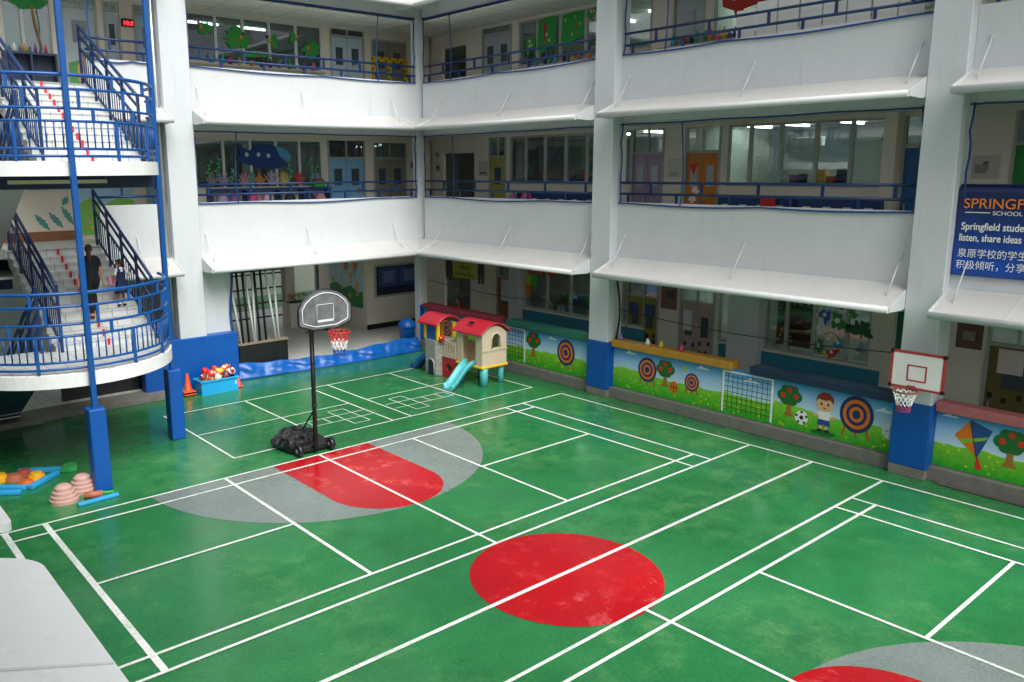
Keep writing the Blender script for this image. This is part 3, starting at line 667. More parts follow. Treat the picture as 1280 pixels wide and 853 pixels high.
def ball_print(t, a, z, r, kind):
    o = MB(); o.disc(FR, a, z, r, r*1.08, DM-.004, {'soccer': K_WH, 'basket': K_OR, 'volley': K_CLOUD}[kind], 22)
    if kind == 'soccer':
        o.disc(FR, a, z, r*.34, r*.36, DM-.007, K_BLK, 5)
        for i in range(5): o.disc(FR, a+r*.8*cos(i*1.257+.3), z+r*.85*sin(i*1.257+.3), r*.22, r*.22, DM-.007, K_BLK, 5)
    else:
        k = K_BLK if kind == 'basket' else ink('#8f9aa0')
        o.art(FR, [(a-r, z-.008), (a+r, z-.008), (a+r, z+.008), (a-r, z+.008)], DM-.007, k); o.art(FR, [(a-.008, z-r), (a+.008, z-r), (a+.008, z+r), (a-.008, z+r)], DM-.0075, k)
        for s_ in (-1, 1): o.art(FR, [(a+s_*r*.75, z+r*.72), (a+s_*r*.4, z), (a+s_*r*.75, z-r*.72), (a+s_*r*.68, z-r*.72), (a+s_*r*.3, z), (a+s_*r*.68, z+r*.72)], DM-.007, k)
    o.build({'soccer': 'football_print', 'basket': 'basketball_print', 'volley': 'volleyball_print'}[kind], None, t)
def boy(t, a, z):
    o = MB()
    o.disc(FR, a, z-.06, .3, .06, DM-.002, K_DG, 18)
    for s_ in (-1, 1):
        o.art(FR, [(a+s_*.03, z+.16), (a+s_*.1, z+.16), (a+s_*.1, z), (a+s_*.03, z)], DM-.005, K_SKIN); o.disc(FR, a+s_*.08, z, .065, .035, DM-.008, K_BLK, 10)
        o.art(FR, [(a+s_*.1, z+.42), (a+s_*.14, z+.38), (a+s_*.27, z+.36), (a+s_*.26, z+.31), (a+s_*.12, z+.3)], DM-.006, K_SKIN)
    o.art(FR, [(a-.13, z+.27), (a+.13, z+.27), (a+.15, z+.12), (a+.02, z+.12), (a, z+.17), (a-.02, z+.12), (a-.15, z+.12)], DM-.008, ink('#27479a'))
    o.art(FR, [(a-.11, z+.47), (a+.11, z+.47), (a+.19, z+.38), (a+.13, z+.35), (a+.13, z+.26), (a-.13, z+.26), (a-.13, z+.35), (a-.19, z+.38)], DM-.010, K_WH)
    o.disc(FR, a, z+.64, .2, .19, DM-.012, K_SKIN, 22)
    o.art(FR, [(a-.21, z+.66), (a-.2, z+.8), (a-.1, z+.9), (a+.06, z+.91), (a+.18, z+.82), (a+.21, z+.66), (a+.15, z+.74), (a-.02, z+.72), (a-.12, z+.75)], DM-.015, ink('#8c2c1c'))
    for s_ in (-1, 1): o.disc(FR, a+s_*.08, z+.63, .025, .035, DM-.016, K_BLK, 10)
    o.art(FR, [(a-.05, z+.55), (a+.05, z+.55), (a+.03, z+.52), (a-.03, z+.52)], DM-.016, K_RED)
    o.build('boy_print', None, t)
p1 = panel(-.38, 7.85, 'long meadow mural panel with white goal, apple tree and one target, behind the playhouse')
goal(p1, 2.52, 4.2, .36, 1.44); tree(p1, 2.12, 1.12, 1.15); target(p1, .72, .98, .36); cloud(p1, 1.3, 1.3); cloud(p1, 3.3, 1.25, .9); target(p1, 6.5, .95, .3)
p2 = panel(-4.66, -1.12, 'meadow mural panel with two orange targets and a basketball below the yellow ledge')
target(p2, -2.33, 1.0, .31); tree(p2, -2.93, 1.1, 1.05); ball_print(p2, -3.22, .68, .15, 'basket'); target(p2, -3.78, .92, .22); cloud(p2, -1.75, 1.35); cloud(p2, -4.1, 1.33)
o = MB(); o.disc(FR, -3.55, 1.25, .06, .07, DM-.003, ink('#a8c832'), 12); o.build('leaf_print', None, p2)
p3 = panel(-6.1, -4.67, 'meadow mural panel filled by a white goal with black net')
goal(p3, -4.71, -6.06, .36, 1.44); cloud(p3, -5.5, 1.25, 1.1)
p4 = panel(-8.98, -6.11, 'meadow mural panel with a red haired boy, football and big target')
tree(p4, -6.5, 1.1, 1.1); ball_print(p4, -6.83, .66, .16, 'soccer'); boy(p4, -7.37, .47); target(p4, -8.1, 1.02, .38); cloud(p4, -8.72, 1.2, 1.1); ball_print(p4, -8.84, .8, .17, 'volley')
p5 = panel(-17.5, -9.72, 'meadow mural panel with an orange and blue kite below the pink ledge')
o = MB(); T, Lf, Rg, Bt = (-10.38, 1.42), (-10.1, 1.05), (-10.78, 1.28), (-10.55, .66); ctr = (-10.45, 1.06)
o.art(FR, [T, Lf, Bt], DM-.002, K_OR); o.art(FR, [T, Bt, Rg], DM-.002, ink('#24508f')); o.art(FR, [(-10.2, .98), (-10.27, .9), (-10.68, 1.07), (-10.72, 1.14)], DM-.006, ink('#8fb82c')); o.art(FR, [(-10.54, .68), (-10.57, .68), (-10.67, .45), (-10.6, .42), (-10.53, .46)], DM-.004, K_RED); o.art(FR, [T, (-10.36, 1.4), (-10.53, .68), (-10.55, .66)], DM-.007, K_NAVY)
o.build('kite_print', None, p5); tree(p5, -11.12, 1.1, 1.1); cloud(p5, -10.0, 1.4, .8); target(p5, -12.4, 1.0, .35); cloud(p5, -12.0, 1.35)

# padded ledges lying on the low wall
def ledge(a0, a1, col, label):
    o = MB(); o.fbox(FR, a0, a1, -.19, .2, 1.495, 1.70); one(o, 'padded_ledge', mat('ledge_vinyl_'+col.strip('#'), col, .5, .18, 5, bump=.1), label, 'ledge', 'padded ledges on top of the low wall', .02)
ledge(3.6, 7.7, '#93303c', 'dark red padded ledge behind the playhouse roof'); ledge(-.36, 3.25, '#1f6b55', 'dark green padded ledge above the raised target')
ledge(-5.0, -1.15, '#c08a32', 'golden yellow padded ledge above the two targets'); ledge(-8.97, -5.5, '#1d3450', 'navy padded ledge above the boy and the football'); ledge(-17.4, -9.74, '#b8686c', 'pink padded ledge above the kite')

# blue safety-net ropes round the openings
def rope(f, a0, a1, z0, z1, av, label):
    t = thing('net_rope', f.p((a0+a1)/2, -.03, z0), label, 'rope', 'blue safety net ropes round the openings')
    d = -.035; r = .022
    m = MB(); n = 24; ph = random.random()*6
    m.tube([f.p(a0+(a1-a0)*i/n, d, z1-.03-.02*abs(sin(ph+i*.37))) for i in range(n+1)], r, M_ROPE, 6); m.build('top_rope', M_ROPE, t)
    m = MB(); m.tube([f.p(a0+(a1-a0)*i/n, d, z0-.02-.07*sin(pi*i/n)*abs(sin(ph+i*.21))) for i in range(n+1)], r, M_ROPE, 6); m.build('bottom_rope', M_ROPE, t)
    for a, s_ in ((a0, 1), (a1, -1)):
        m = MB(); m.tube([f.p(a+s_*(.03+.05*abs(sin(ph+i*.9))), d, z0+(z1-z0)*i/8) for i in range(9)], r, M_ROPE, 6); m.build('side_rope', M_ROPE, t)
    for a in av:
        m = MB(); m.tube([f.p(a-.05*sin(i*.5), d, z0-.05+(z1-z0)*i/8) for i in range(9)], r*.8, M_ROPE, 6); m.build('hanging_rope', M_ROPE, t)
rope(FR, -.36, 7.7, 5.56, 7.68, (6.07,), 'blue net rope round the first floor opening above the playhouse'); rope(FR, -8.96, -1.14, 5.56, 7.68, (-3.16,), 'blue net rope round the first floor opening with the orange door')
rope(FR, -17.5, -9.74, 5.56, 7.68, (), 'blue net rope round the opening above the blue banner'); rope(FR, -.36, 7.7, 9.48, 11.62, (6.19,), 'blue net rope round the second floor opening of the darker far bay')
rope(FR, -8.96, -1.14, 9.48, 11.62, (-2.5,), 'blue net rope round the second floor opening with taped white sheets')
rope(FB, .7, 8.9, 5.56, 7.68, (2.05,), 'blue net rope across the whale window opening'); rope(FB, .7, 8.9, 9.48, 11.62, (7.34,), 'blue net rope across the top opening with green window pictures'); rope(FB, -2.0, -.2, 9.48, 11.62, (), 'blue net rope beside the upper stair landing')
m = MB(); m.tube([FB.p(1.62+.06*sin(i*.8), -.06, .1+3.4*i/10) for i in range(11)], .035, M_ROPE, 6); one(m, 'net_rope', M_ROPE, 'upright blue net rope at the lobby edge beside the pole rack', 'rope', 'blue safety net ropes round the openings')
# dark hanging cables of the ground floor openings
for a0, a1, lb in ((-.45, 7.6, 'thin dark cable strung across the opening behind the playhouse'), (-8.9, -1.2, 'thin dark cable strung across the opening above the yellow ledge')):
    m = MB(); m.tube([FR.p(a0+(a1-a0)*i/16, .02, 2.55-.16*sin(pi*i/16)) for i in range(17)], .012, M_BLK, 5); one(m, 'hanging_cable', M_BLK, lb, 'cable')
m = MB(); m.tube([FR.p(-1.2-.12*abs(sin(i*.45)), -.05, 1.65+1.95*i/8) for i in range(9)], .03, M_BLK, 6); one(m, 'hanging_cable', M_BLK, 'thick black net edge cord hanging beside the padded column', 'cable')

# ---- banner -----------------------------------------------------------------------------
bm_ = mat('banner_navy_print', '#1b2a63', .42, 0); n, b = nodes_of(bm_)
tc = n.nodes.new('ShaderNodeTexCoord'); sp = n.nodes.new('ShaderNodeSeparateXYZ'); n.links.new(tc.outputs['Object'], sp.inputs[0])
rp = n.nodes.new('ShaderNodeValToRGB'); e = rp.color_ramp.elements; e[0].position = .1; e[0].color = lin('#1550b4'); e[1].position = .8; e[1].color = lin('#1a2658')
dv = n.nodes.new('ShaderNodeMath'); dv.operation = 'DIVIDE'; dv.inputs[1].default_value = 1.75; n.links.new(sp.outputs['Z'], dv.inputs[0]); n.links.new(dv.outputs[0], rp.inputs[0]); n.links.new(rp.outputs[0], b.inputs['Base Color'])
ban = thing('school_banner', FR.p(-12.3, -.07, 4.32), 'dark blue school banner with orange and white lettering hanging on the parapet', 'banner')
m = MB(); na, nz = 60, 14; V = []
for i in range(na+1):
    a = -9.68-5.3*i/na; V.append([m.bm.verts.new(FR.p(a-.03*(1-j/nz), -.05-.012*sin(i*.9+j*.7)*(1-abs(j/nz-.5)) , 4.33+1.74*j/nz)) for j in range(nz+1)])
for i in range(na):
    for j in range(nz): m.face([V[i][j], V[i+1][j], V[i+1][j+1], V[i][j+1]], None, True)
bf = m.build('banner_cloth', bm_, ban); md = bf.modifiers.new('thick', 'SOLIDIFY'); md.thickness = .006
W_ = mat('banner_white_ink', '#f2f2ee', .5, 0); OR_ = mat('banner_orange_ink', '#e8853a', .5, 0)
m = MB(); text_mesh(m, 'SPRINGFIELD', FR, -9.82, 5.66, .27, OR_, -.075, 1.56, bold=.002); m.build('orange_lettering', None, ban)
m = MB(); text_mesh(m, 'SCHOOL', FR, -10.34, 5.535, .11, W_, -.075, .5); m.fbox(FR, -9.86, -10.3, -.076, -.073, 5.57, 5.585, W_); m.fbox(FR, -10.9, -11.36, -.076, -.073, 5.57, 5.585, W_)
m.build('white_lettering', None, ban); m = MB(); text_mesh(m, 'Springfield students', FR, -9.82, 5.24, .2, W_, -.075, 1.27, bold=.003); m.build('white_lettering', None, ban); m = MB(); text_mesh(m, 'listen, share ideas', FR, -9.80, 5.02, .2, W_, -.075, 1.07, bold=.003)
m.build('white_lettering', None, ban); m = MB(); text_mesh(m, '泉原学校的学生', FR, -9.80, 4.71, .19, W_, -.075, 1.2); m.build('white_lettering', None, ban); m = MB(); text_mesh(m, '积极倾听，分享', FR, -9.79, 4.48, .19, W_, -.075, 1.2); m.build('white_lettering', None, ban)

# ---- free-standing basketball hoop --------------------------------------------------------
def curve_net(o, c, r0, r1, h, mats, n=12):
    c = Vector(c); L = 6
    for s_ in (1, -1):
        for i in range(n):
            pts = []
            for k in range(L+1):
                t = k/L; r = r0+(r1-r0)*min(1, t*1.25)**.8; a = 2*pi*(i+s_*.5*k)/n; pts.append(c+Vector((r*cos(a), r*sin(a), -h*t)))
            for k in range(0, L, 2): o.tube(pts[k:k+3], .009, mats[k//2], 5, caps=False)
hp = thing('basketball_hoop', (0, .12, 0), 'portable basketball hoop with dark clear backboard on a black pole', 'basketball hoop')
o = MB(); P = [(-.52, 1.35), (.42, 1.35), (.55, 1.1), (.5, .38), (.36, .2), (-.36, .2), (-.52, .42), (-.58, 1.1)]
o.prism([(x, y, .03) for x, y in P], (0, 0, .17)); o.build('base_tank', M_BLKPL, hp, .05, 3)
for s_ in (-1, 1):
    o = MB(); o.lathe([(.02, -.06), (.13, -.06), (.15, -.03), (.15, .03), (.13, .06), (.02, .06)], (s_*.42, .16, .15), M_BLKPL, 18, ax=(1, 0, 0)); wh = o.build('wheel', M_BLKPL, hp)
    o = MB(); o.lathe([(.045, -.07), (.045, .07)], (s_*.42, .16, .15), M_METAL, 10, ax=(1, 0, 0)); o.build('hub', M_METAL, wh)
o = MB(); o.tube([(0, .12, .1), (0, .12, 3.12)], .052, M_BLK, 12); pl = o.build('pole', M_BLK, hp)
for z in (1.15, 2.15):
    o = MB(); o.tube([(0, .12, z), (0, .12, z+.04)], .06, M_BLK, 12); o.build('pole_collar', M_BLK, pl)
o = MB(); o.tube([(0, .14, 1.05), (.0, .95, .2)], .02, M_BLK, 6); o.build('brace', M_BLK, hp)
for x in (-.09, .09):
    o = MB(); o.tube([(x, .12, 3.02), (x, -.36, 3.38)], .02, M_BLK, 6); o.tube([(x, .2, 2.86), (x, -.36, 3.2)], .02, M_BLK, 6); o.build('arm', M_BLK, hp)
mt = mat('smoked_backboard', '#6b6e71', .22, .38, 4, spec=.6)
bbx, bby, bbz = .08, -.40, 3.08
prof = [(-.62, .06), (-.66, .12), (-.66, .44), (-.55, .60), (-.36, .74), (-.15, .81), (0, .825), (.15, .81), (.36, .74), (.55, .60), (.66, .44), (.66, .12), (.62, .06), (.3, -.05), (-.3, -.05)]
o = MB(); o.prism([(bbx+x, bby, bbz+z) for x, z in prof], (0, .05, 0)); bd = o.build('backboard', mt, hp, .008)
o = MB(); k = .98; o.tube([(bbx+x, bby+.02, bbz+z) for x, z in prof], .026, M_BLKPL, 6, closed=True); o.build('backboard_rim', mat('grey_rim_plastic', '#8a8d90', .4, .1), bd)
WL = mat('backboard_white_line', '#d9dcde', .5, .12, 9)
o = MB(); o.tube([(bbx+x*.87, bby-.004, bbz+.37+(z-.37)*.84) for x, z in prof], .012, WL, 6, closed=True); o.build('white_border', WL, bd)
o = MB(); q = [(-.21, .14), (.21, .14), (.21, .5), (-.21, .5)]; o.tube([(bbx+x, bby-.003, bbz+z) for x, z in q], .009, WL, 4, closed=True); o.box(bbx-.2, bbx+.2, bby-.008, bby-.001, bbz+.11, bbz+.16, WL); o.build('aiming_square', WL, bd)
o = MB(); o.ball((bbx+.36, bby, bbz+.5), .035, ink('#c23a34'), 8, 5, (1, .15, .6)); o.build('sticker', None, bd)
rc = Vector((bbx+.06, bby-.44, 3.02)); rrad = .235
o = MB(); o.tube([rc+Vector((rrad*cos(i*pi/14), rrad*sin(i*pi/14), 0)) for i in range(28)], .014, ink('#b02b24'), 8, closed=True); rm = o.build('rim', ink('#b02b24'), hp)
o = MB(); o.box(rc.x-.08, rc.x+.08, bby-.21, bby-.002, 2.99, 3.05); o.build('rim_bracket', M_BLK, rm)
o = MB(); curve_net(o, rc-Vector((0, 0, .01)), rrad, .13, .56, [ink('#d8302c'), K_WH, ink('#2456b0')], 12); o.build('net', None, hp)
# black plastic sheet heaped on the base
o = MB(); n_, k_ = 36, 10; rows = []
rnd = random.Random(3)
for i in range(k_+1):
    t = i/k_; row = []
    for j in range(n_):
        a = 2*pi*j/n_; rr_ = (1-t)**.6*(1+.12*sin(5*a+t*6)+.09*sin(9*a+2)+rnd.uniform(-.07, .07)); zz = .2+.26*(1-(1-t)**2.2)+rnd.uniform(-.02, .03)+(.0 if i else -.06)
        row.append(o.bm.verts.new((-.12+.5*rr_*cos(a)*(1 if i < k_ else .05), .88+.44*rr_*sin(a)*(1 if i < k_ else .05), zz)))
    rows.append(row)
for A, B in zip(rows, rows[1:]):
    for j in range(n_): o.face([A[j], A[(j+1) % n_], B[(j+1) % n_], B[j]])
o.face(rows[-1]); o.face(rows[0][::-1])
one(o, 'plastic_sheet', mat('crumpled_black_plastic', '#1b1c1f', .2, .2, 4, bump=1.0), 'crumpled black plastic sheet heaped on the hoop base', 'plastic sheet')

# ---- wall hoop on the padded column --------------------------------------------------------
wh_ = thing('basketball_hoop', FR.p(-9.4, -.4, 1.9), 'low wall basketball hoop with white red edged backboard on a padded column', 'basketball hoop')
cx_ = -9.52; X0 = -.72
o = MB(); o.fbox(FR, cx_-.5, cx_+.5, X0, X0+.04, 2.02, 2.76); wb = o.build('backboard', mat('white_backboard', '#e8e8e4', .35, .05), wh_, .004)
RL = mat('red_backboard_line', '#b03a40', .5, .12); o = MB()
for a0, a1, z0, z1 in ((cx_-.5, cx_+.5, 2.0, 2.05), (cx_-.5, cx_+.5, 2.73, 2.78), (cx_-.52, cx_-.47, 2.051, 2.729), (cx_+.47, cx_+.52, 2.051, 2.729)): o.fbox(FR, a0, a1, X0-.006, X0+.046, z0, z1)
o.build('red_edge', RL, wb)
for a in (cx_-.5, cx_+.5):
    for z in (2.03, 2.75):
        o = MB(); o.fbox(FR, a-.035, a+.035, X0-.012, X0+.05, z-.035, z+.035); o.build('corner_cap', M_BLK, wb)
o = MB()
for a0, a1, z0, z1 in ((cx_-.19, cx_+.19, 2.17, 2.2), (cx_-.19, cx_+.19, 2.48, 2.51), (cx_-.19, cx_-.16, 2.2, 2.48), (cx_+.16, cx_+.19, 2.2, 2.48)): o.fbox(FR, a0, a1, X0-.005, X0-.001, z0, z1)
o.build('aiming_square', RL, wb)
for a in (cx_-.32, cx_+.3):
    o = MB(); o.fbox(FR, a-.03, a+.03, X0+.04, -.3, 2.3, 2.36); o.build('wall_bracket', M_BLK, wh_)
rc = FR.p(cx_+.07, X0-.30, 2.02)
o = MB(); o.tube([rc+Vector((.225*cos(i*pi/14), .225*sin(i*pi/14), 0)) for i in range(28)], .018, None, 8, closed=True); rm = o.build('rim', ink('#7d3a2c'), wh_)
o = MB(); o.fbox(FR, cx_, cx_+.14, X0-.09, X0-.002, 1.99, 2.08); o.build('rim_bracket', ink('#7d3a2c'), rm)
o = MB(); curve_net(o, rc-Vector((0, 0, .01)), .225, .12, .42, [K_WH, K_WH, ink('#a83a66')], 12); o.build('net', None, wh_)

# ---- playhouse ---------------------------------------------------------------------------
PL_RED = mat('red_plastic', '#b3202f', .38, .12, 5, bump=.04); PL_TEAL = mat('teal_plastic', '#4fb0b4', .35, .08, 4); PL_BEI = mat('beige_plastic', '#c9b9a0', .5, .08, 4)
PL_YEL = mat('yellow_plastic', '#eab81c', .4, .06, 4); PL_STONE = mat('grey_stone_plastic', '#a19d97', .65, .3, 9, bump=.8); PL_BLUE = mat('blue_plastic', '#1f5aa8', .38, .08, 4)
ph = thing('playhouse', (7.2, 3.3, 0), 'plastic toddler playhouse with two red roofs and a teal slide', 'playhouse')
def barrel(o, x0, x1, y0, y1, ze, rise, th, n=14):
    P = []
    for i in range(n+1):
        t = i/n; P.append((x0+(x1-x0)*t, ze+rise*sin(pi*t)**.85))
    Q = [(x, z-th) for x, z in P][::-1]
    o.prism([(x, y0, z) for x, z in P+Q], (0, y1-y0, 0))
# main cabin on legs
for lx, ly, r in ((7.0, 2.14, .13), (7.74, 2.2, .10), (6.95, 3.12, .07), (7.74, 3.12, .10)):
    o = MB(); o.lathe([(r, 0), (r*.97, .3), (r*1.05, .56)], (lx, ly, 0), PL_TEAL, 14); o.build('leg', PL_TEAL, ph)
o = MB(); o.box(6.82, 7.9, 2.02, 3.28, .56, .63); o.build('yellow_floor', PL_YEL, ph, .02, 2)
HX0, HX1, HY0, HY1, ZF, ZE, RI = 6.86, 7.86, 2.06, 3.24, .63, 1.62, .26
def gable(y, t, hole=True):
    o = MB(); cx = (HX0+HX1)/2+.06; hw = .17; zb, zs = 1.16, 1.42
    top = [(HX0+(HX1-HX0)*i/12, ZE+RI*sin(pi*i/12)**.85-.04) for i in range(13)]
    def pr(P): o.prism([(x, y, z) for x, z in P], (0, t, 0))
    pr([(HX0, ZF), (HX1, ZF), (HX1, zb), (HX0, zb)]); pr([(HX0, zb), (cx-hw, zb), (cx-hw, zs), (HX0, zs)]); pr([(cx+hw, zb), (HX1, zb), (HX1, zs), (cx+hw, zs)])
    pr([(HX0, zs), (cx-hw, zs)]+[(cx-hw*cos(pi*i/10), zs+.17*sin(pi*i/10)) for i in range(1, 10)]+[(cx+hw, zs), (HX1, zs)]+top[::-1])
    return o
gable(HY0, .06).build('front_wall', PL_BEI, ph); gable(HY1-.06, .06).build('rear_wall', PL_BEI, ph)
o = MB(); cx = (HX0+HX1)/2+.06; o.tube([(cx-.18, HY0-.01, 1.15), (cx-.18, HY0-.01, 1.42)]+[(cx-.18*cos(pi*i/10), HY0-.01, 1.42+.18*sin(pi*i/10)) for i in range(1, 10)]+[(cx+.18, HY0-.01, 1.42), (cx+.18, HY0-.01, 1.15)], .018, PL_BEI, 6); o.build('window_trim', PL_BEI, ph)
o = MB(); o.box(HX0-.01, HX1+.01, HY0-.02, HY0-.002, 1.08, 1.12); o.build('wall_moulding', PL_BEI, ph)
o = MB(); o.box(HX0-.0, HX0+.06, HY0+.061, 2.36, ZF, ZE+.03); o.box(HX0, HX0+.06, 3.0, HY1-.061, ZF, ZE+.03); o.box(HX0, HX0+.06, 2.36, 3.0, 1.5, ZE+.03); o.build('side_wall', PL_BEI, ph)
o = MB()
for i in range(6): y = HY0+.1+i*.19; o.box(HX1-.06, HX1, y, y+.1, ZF, ZE+.02)
o.box(HX1-.058, HX1-.002, HY0+.08, HY1-.08, 1.3, ZE+.02); o.build('slatted_wall', PL_BEI, ph)
o = MB(); barrel(o, HX0-.10, HX1+.10, HY0-.08, HY1+.12, ZE, RI+.06, .05); rf = o.build('roof', PL_RED, ph, .01)
o = MB(); o.rbox((7.05, 2.75, 1.855), (1, 0, .55), .11, .16, .02); fr_ = o.build('roof_vent', PL_RED, rf)
o = MB(); o.rbox((7.04, 2.75, 1.873), (1, 0, .55), .07, .11, .008); o.build('vent_opening', M_BLK, rf)
# slide
o = MB(); path = [(6.88, 2.62, .64), (6.72, 2.60, .62), (6.5, 2.57, .5), (6.28, 2.53, .33), (6.08, 2.49, .17), (5.93, 2.46, .08), (5.80, 2.44, .05)]
sec = [(-.22, .13), (-.19, .15), (-.16, .13), (-.13, .02), (.13, .02), (.16, .13), (.19, .15), (.22, .13), (.20, -.05), (-.20, -.05)]
rows = []
for x, y, z in path: rows.append([o.bm.verts.new((x, y+a, max(.0, z+b))) for a, b in sec])
for A, B in zip(rows, rows[1:]):
    for j in range(len(sec)): o.face([A[j], A[(j+1) % len(sec)], B[(j+1) % len(sec)], B[j]], None, True)
o.face(rows[0]); o.face(rows[-1][::-1]); o.build('slide', PL_TEAL, ph)
# stone tower
TX0, TX1, TY0, TY1 = 6.7, 7.5, 3.98, 4.8
o = MB(); P = [(TX0+.12, TY0), (TX1-.1, TY0), (TX1, TY0+.1), (TX1, TY1-.1), (TX1-.1, TY1), (TX0+.12, TY1), (TX0, TY1-.14), (TX0, TY0+.14)]
o.prism([(x, y, 0) for x, y in P], (0, 0, 1.16)); tw = o.build('stone_tower', PL_STONE, ph, .02)
o = MB(); yc = (TY0+TY1)/2-.03; o.prism([(TX0-.004, yc-.14, 0), (TX0-.004, yc-.14, .38)]+[(TX0-.004, yc-.14*cos(pi*i/8), .38+.12*sin(pi*i/8)) for i in range(1, 8)]+[(TX0-.004, yc+.14, .38), (TX0-.004, yc+.14, 0)], (-.006, 0, 0)); o.build('arched_doorway', mat('dark_doorway', '#1c2a44', .6, .1), tw)
o = MB(); o.tube([(TX0-.01, yc-.17, 0), (TX0-.01, yc-.17, .38)]+[(TX0-.01, yc-.17*cos(pi*i/8), .38+.15*sin(pi*i/8)) for i in range(1, 8)]+[(TX0-.01, yc+.17, .38), (TX0-.01, yc+.17, 0)], .03, PL_STONE, 6); o.build('doorway_arch', PL_STONE, tw)
for x, y in ((TX0+.07, TY0+.1), (TX0+.07, TY1-.1), (TX1-.08, TY0+.1), (TX1-.08, TY1-.1)):
    o = MB(); o.box(x-.055, x+.055, y-.055, y+.055, 1.16, 1.70); o.build('yellow_post', PL_YEL, ph, .02, 2)
o = MB(); o.box(TX0+.04, TX0+.07, TY0+.2, TY1-.2, 1.162, 1.62); o.build('blue_panel', PL_BLUE, ph)
o = MB(); barrel(o, TX0-.12, TX1+.12, TY0-.1, TY1+.1, 1.70, .26, .055); o.build('roof', PL_RED, ph, .01)
o = MB(); o.lathe([(.05, 0), (.13, .01), (.14, .03), (.13, .05), (.04, .06)], (TX0+.12, 3.9, 1.24), PL_RED, 16, ax=(-1, 0, .3)); sw = o.build('toy_steering_wheel', PL_RED, ph)
o = MB(); o.ball((TX0+.05, 3.9, 1.27), .035, PL_YEL, 10, 6); o.build('wheel_button', PL_YEL, sw)
# link between tower and cabin
o = MB(); o.box(6.84, 6.9, 3.29, 3.97, .66, .80); o.box(6.842, 6.898, 3.29, 3.97, 1.08, 1.20)
for i in range(6): y = 3.3+i*.125; o.box(6.845, 6.895, y, y+.065, .80, 1.08)
o.build('slotted_fence', PL_BEI, ph)
o = MB()
for i in range(16):
    a0, a1 = 2*pi*i/16, 2*pi*(i+1)/16; sq = lambda a: (min(1, max(-1, cos(a)*1.42)), min(1, max(-1, sin(a)*1.42)))
    s0, s1 = sq(a0), sq(a1)
    o.prism([(6.85, 3.63+.13*cos(a0), .33+.13*sin(a0)), (6.85, 3.63+.34*s0[0], .33+.33*s0[1]), (6.85, 3.63+.34*s1[0], .33+.33*s1[1]), (6.85, 3.63+.13*cos(a1), .33+.13*sin(a1))], (.05, 0, 0))
o.build('red_crawl_panel', PL_RED, ph)
o = MB(); o.box(6.9, 7.5, 3.25, 3.97, .6, .66); o.box(7.45, 7.5, 3.29, 3.97, .66, 1.2); o.build('link_deck', PL_BEI, ph)
o = MB(); rows = []
for x, y, z in [(6.98, 4.8, .5), (6.97, 4.98, .42), (6.95, 5.2, .22), (6.93, 5.38, .06), (6.92, 5.5, .03)]: rows.append([o.bm.verts.new((x+a*.85, y, max(0, z+b))) for a, b in sec])
for A, B in zip(rows, rows[1:]):
    for j in range(len(sec)): o.face([A[j], A[(j+1) % len(sec)], B[(j+1) % len(sec)], B[j]], None, True)
o.face(rows[0]); o.face(rows[-1][::-1]); o.build('blue_slide', PL_BLUE, ph)

# ---- cones, crate, balls --------------------------------------------------------------------
ORG_ = mat('orange_cone_plastic', '#f0501a', .42, .08)
def cone(x, y, z, label, s=1.0, tilt=None):
    t = thing('traffic_cone', (x, y, z), label, 'traffic cone', 'orange cones by the ball crate')
    o = MB(); o.lathe([(.125*s, .055*s), (.11*s, .075*s), (.032*s, .56*s), (.024*s, .575*s), (.018*s, .575*s)], (x, y, z), ORG_, 18); o.build('cone_body', ORG_, t)
    o = MB(); o.box(x-.18*s, x+.18*s, y-.18*s, y+.18*s, z+.03*s, z+.06*s); o.build('orange_flange', ORG_, t, .01)
    o = MB(); o.box(x-.17*s, x+.17*s, y-.17*s, y+.17*s, z, z+.03*s); o.build('black_base', M_BLKPL, t, .01); return t
cone(-.24, 7.1, 0, 'lower orange cone of the stacked pair left of the ball crate'); cone(-.24, 7.1, .082, 'upper orange cone of the stacked pair left of the ball crate')
cone(1.32, 7.02, 0, 'orange cone mostly hidden at the right end of the ball crate', .62)
CR = mat('sky_blue_crate_plastic', '#1f9fd6', .4, .08); M_INS = mat('crate_inside', '#1779a8', .5, .08)
cr = thing('ball_crate', (.6, 7.0, 0), 'light blue plastic crate full of balls against the blue wall', 'crate')
x0, x1, y0, y1, hh = .03, 1.17, 6.73, 7.28, .43
o = MB(); th = .03
o.box(x0, x1, y0, y1, 0, .03)
for q in ((x0, x1, y0, y0+th), (x0, x1, y1-th, y1), (x0, x0+th, y0+th, y1-th), (x1-th, x1, y0+th, y1-th)): o.box(*q, .03, hh)
o.build('crate_body', CR, cr)
o = MB()
for q in ((x0-.03, x1+.03, y0-.03, y0+.0), (x0-.03, x1+.03, y1, y1+.03), (x0-.03, x0, y0, y1), (x1, x1+.03, y0, y1)): o.box(*q, hh-.05, hh)
o.build('crate_rim', CR, cr, .008)
o = MB(); o.box(1.08, 1.11, 6.722, 6.729, .2, .3, M_CARD); o.build('label_strip', None, cr)
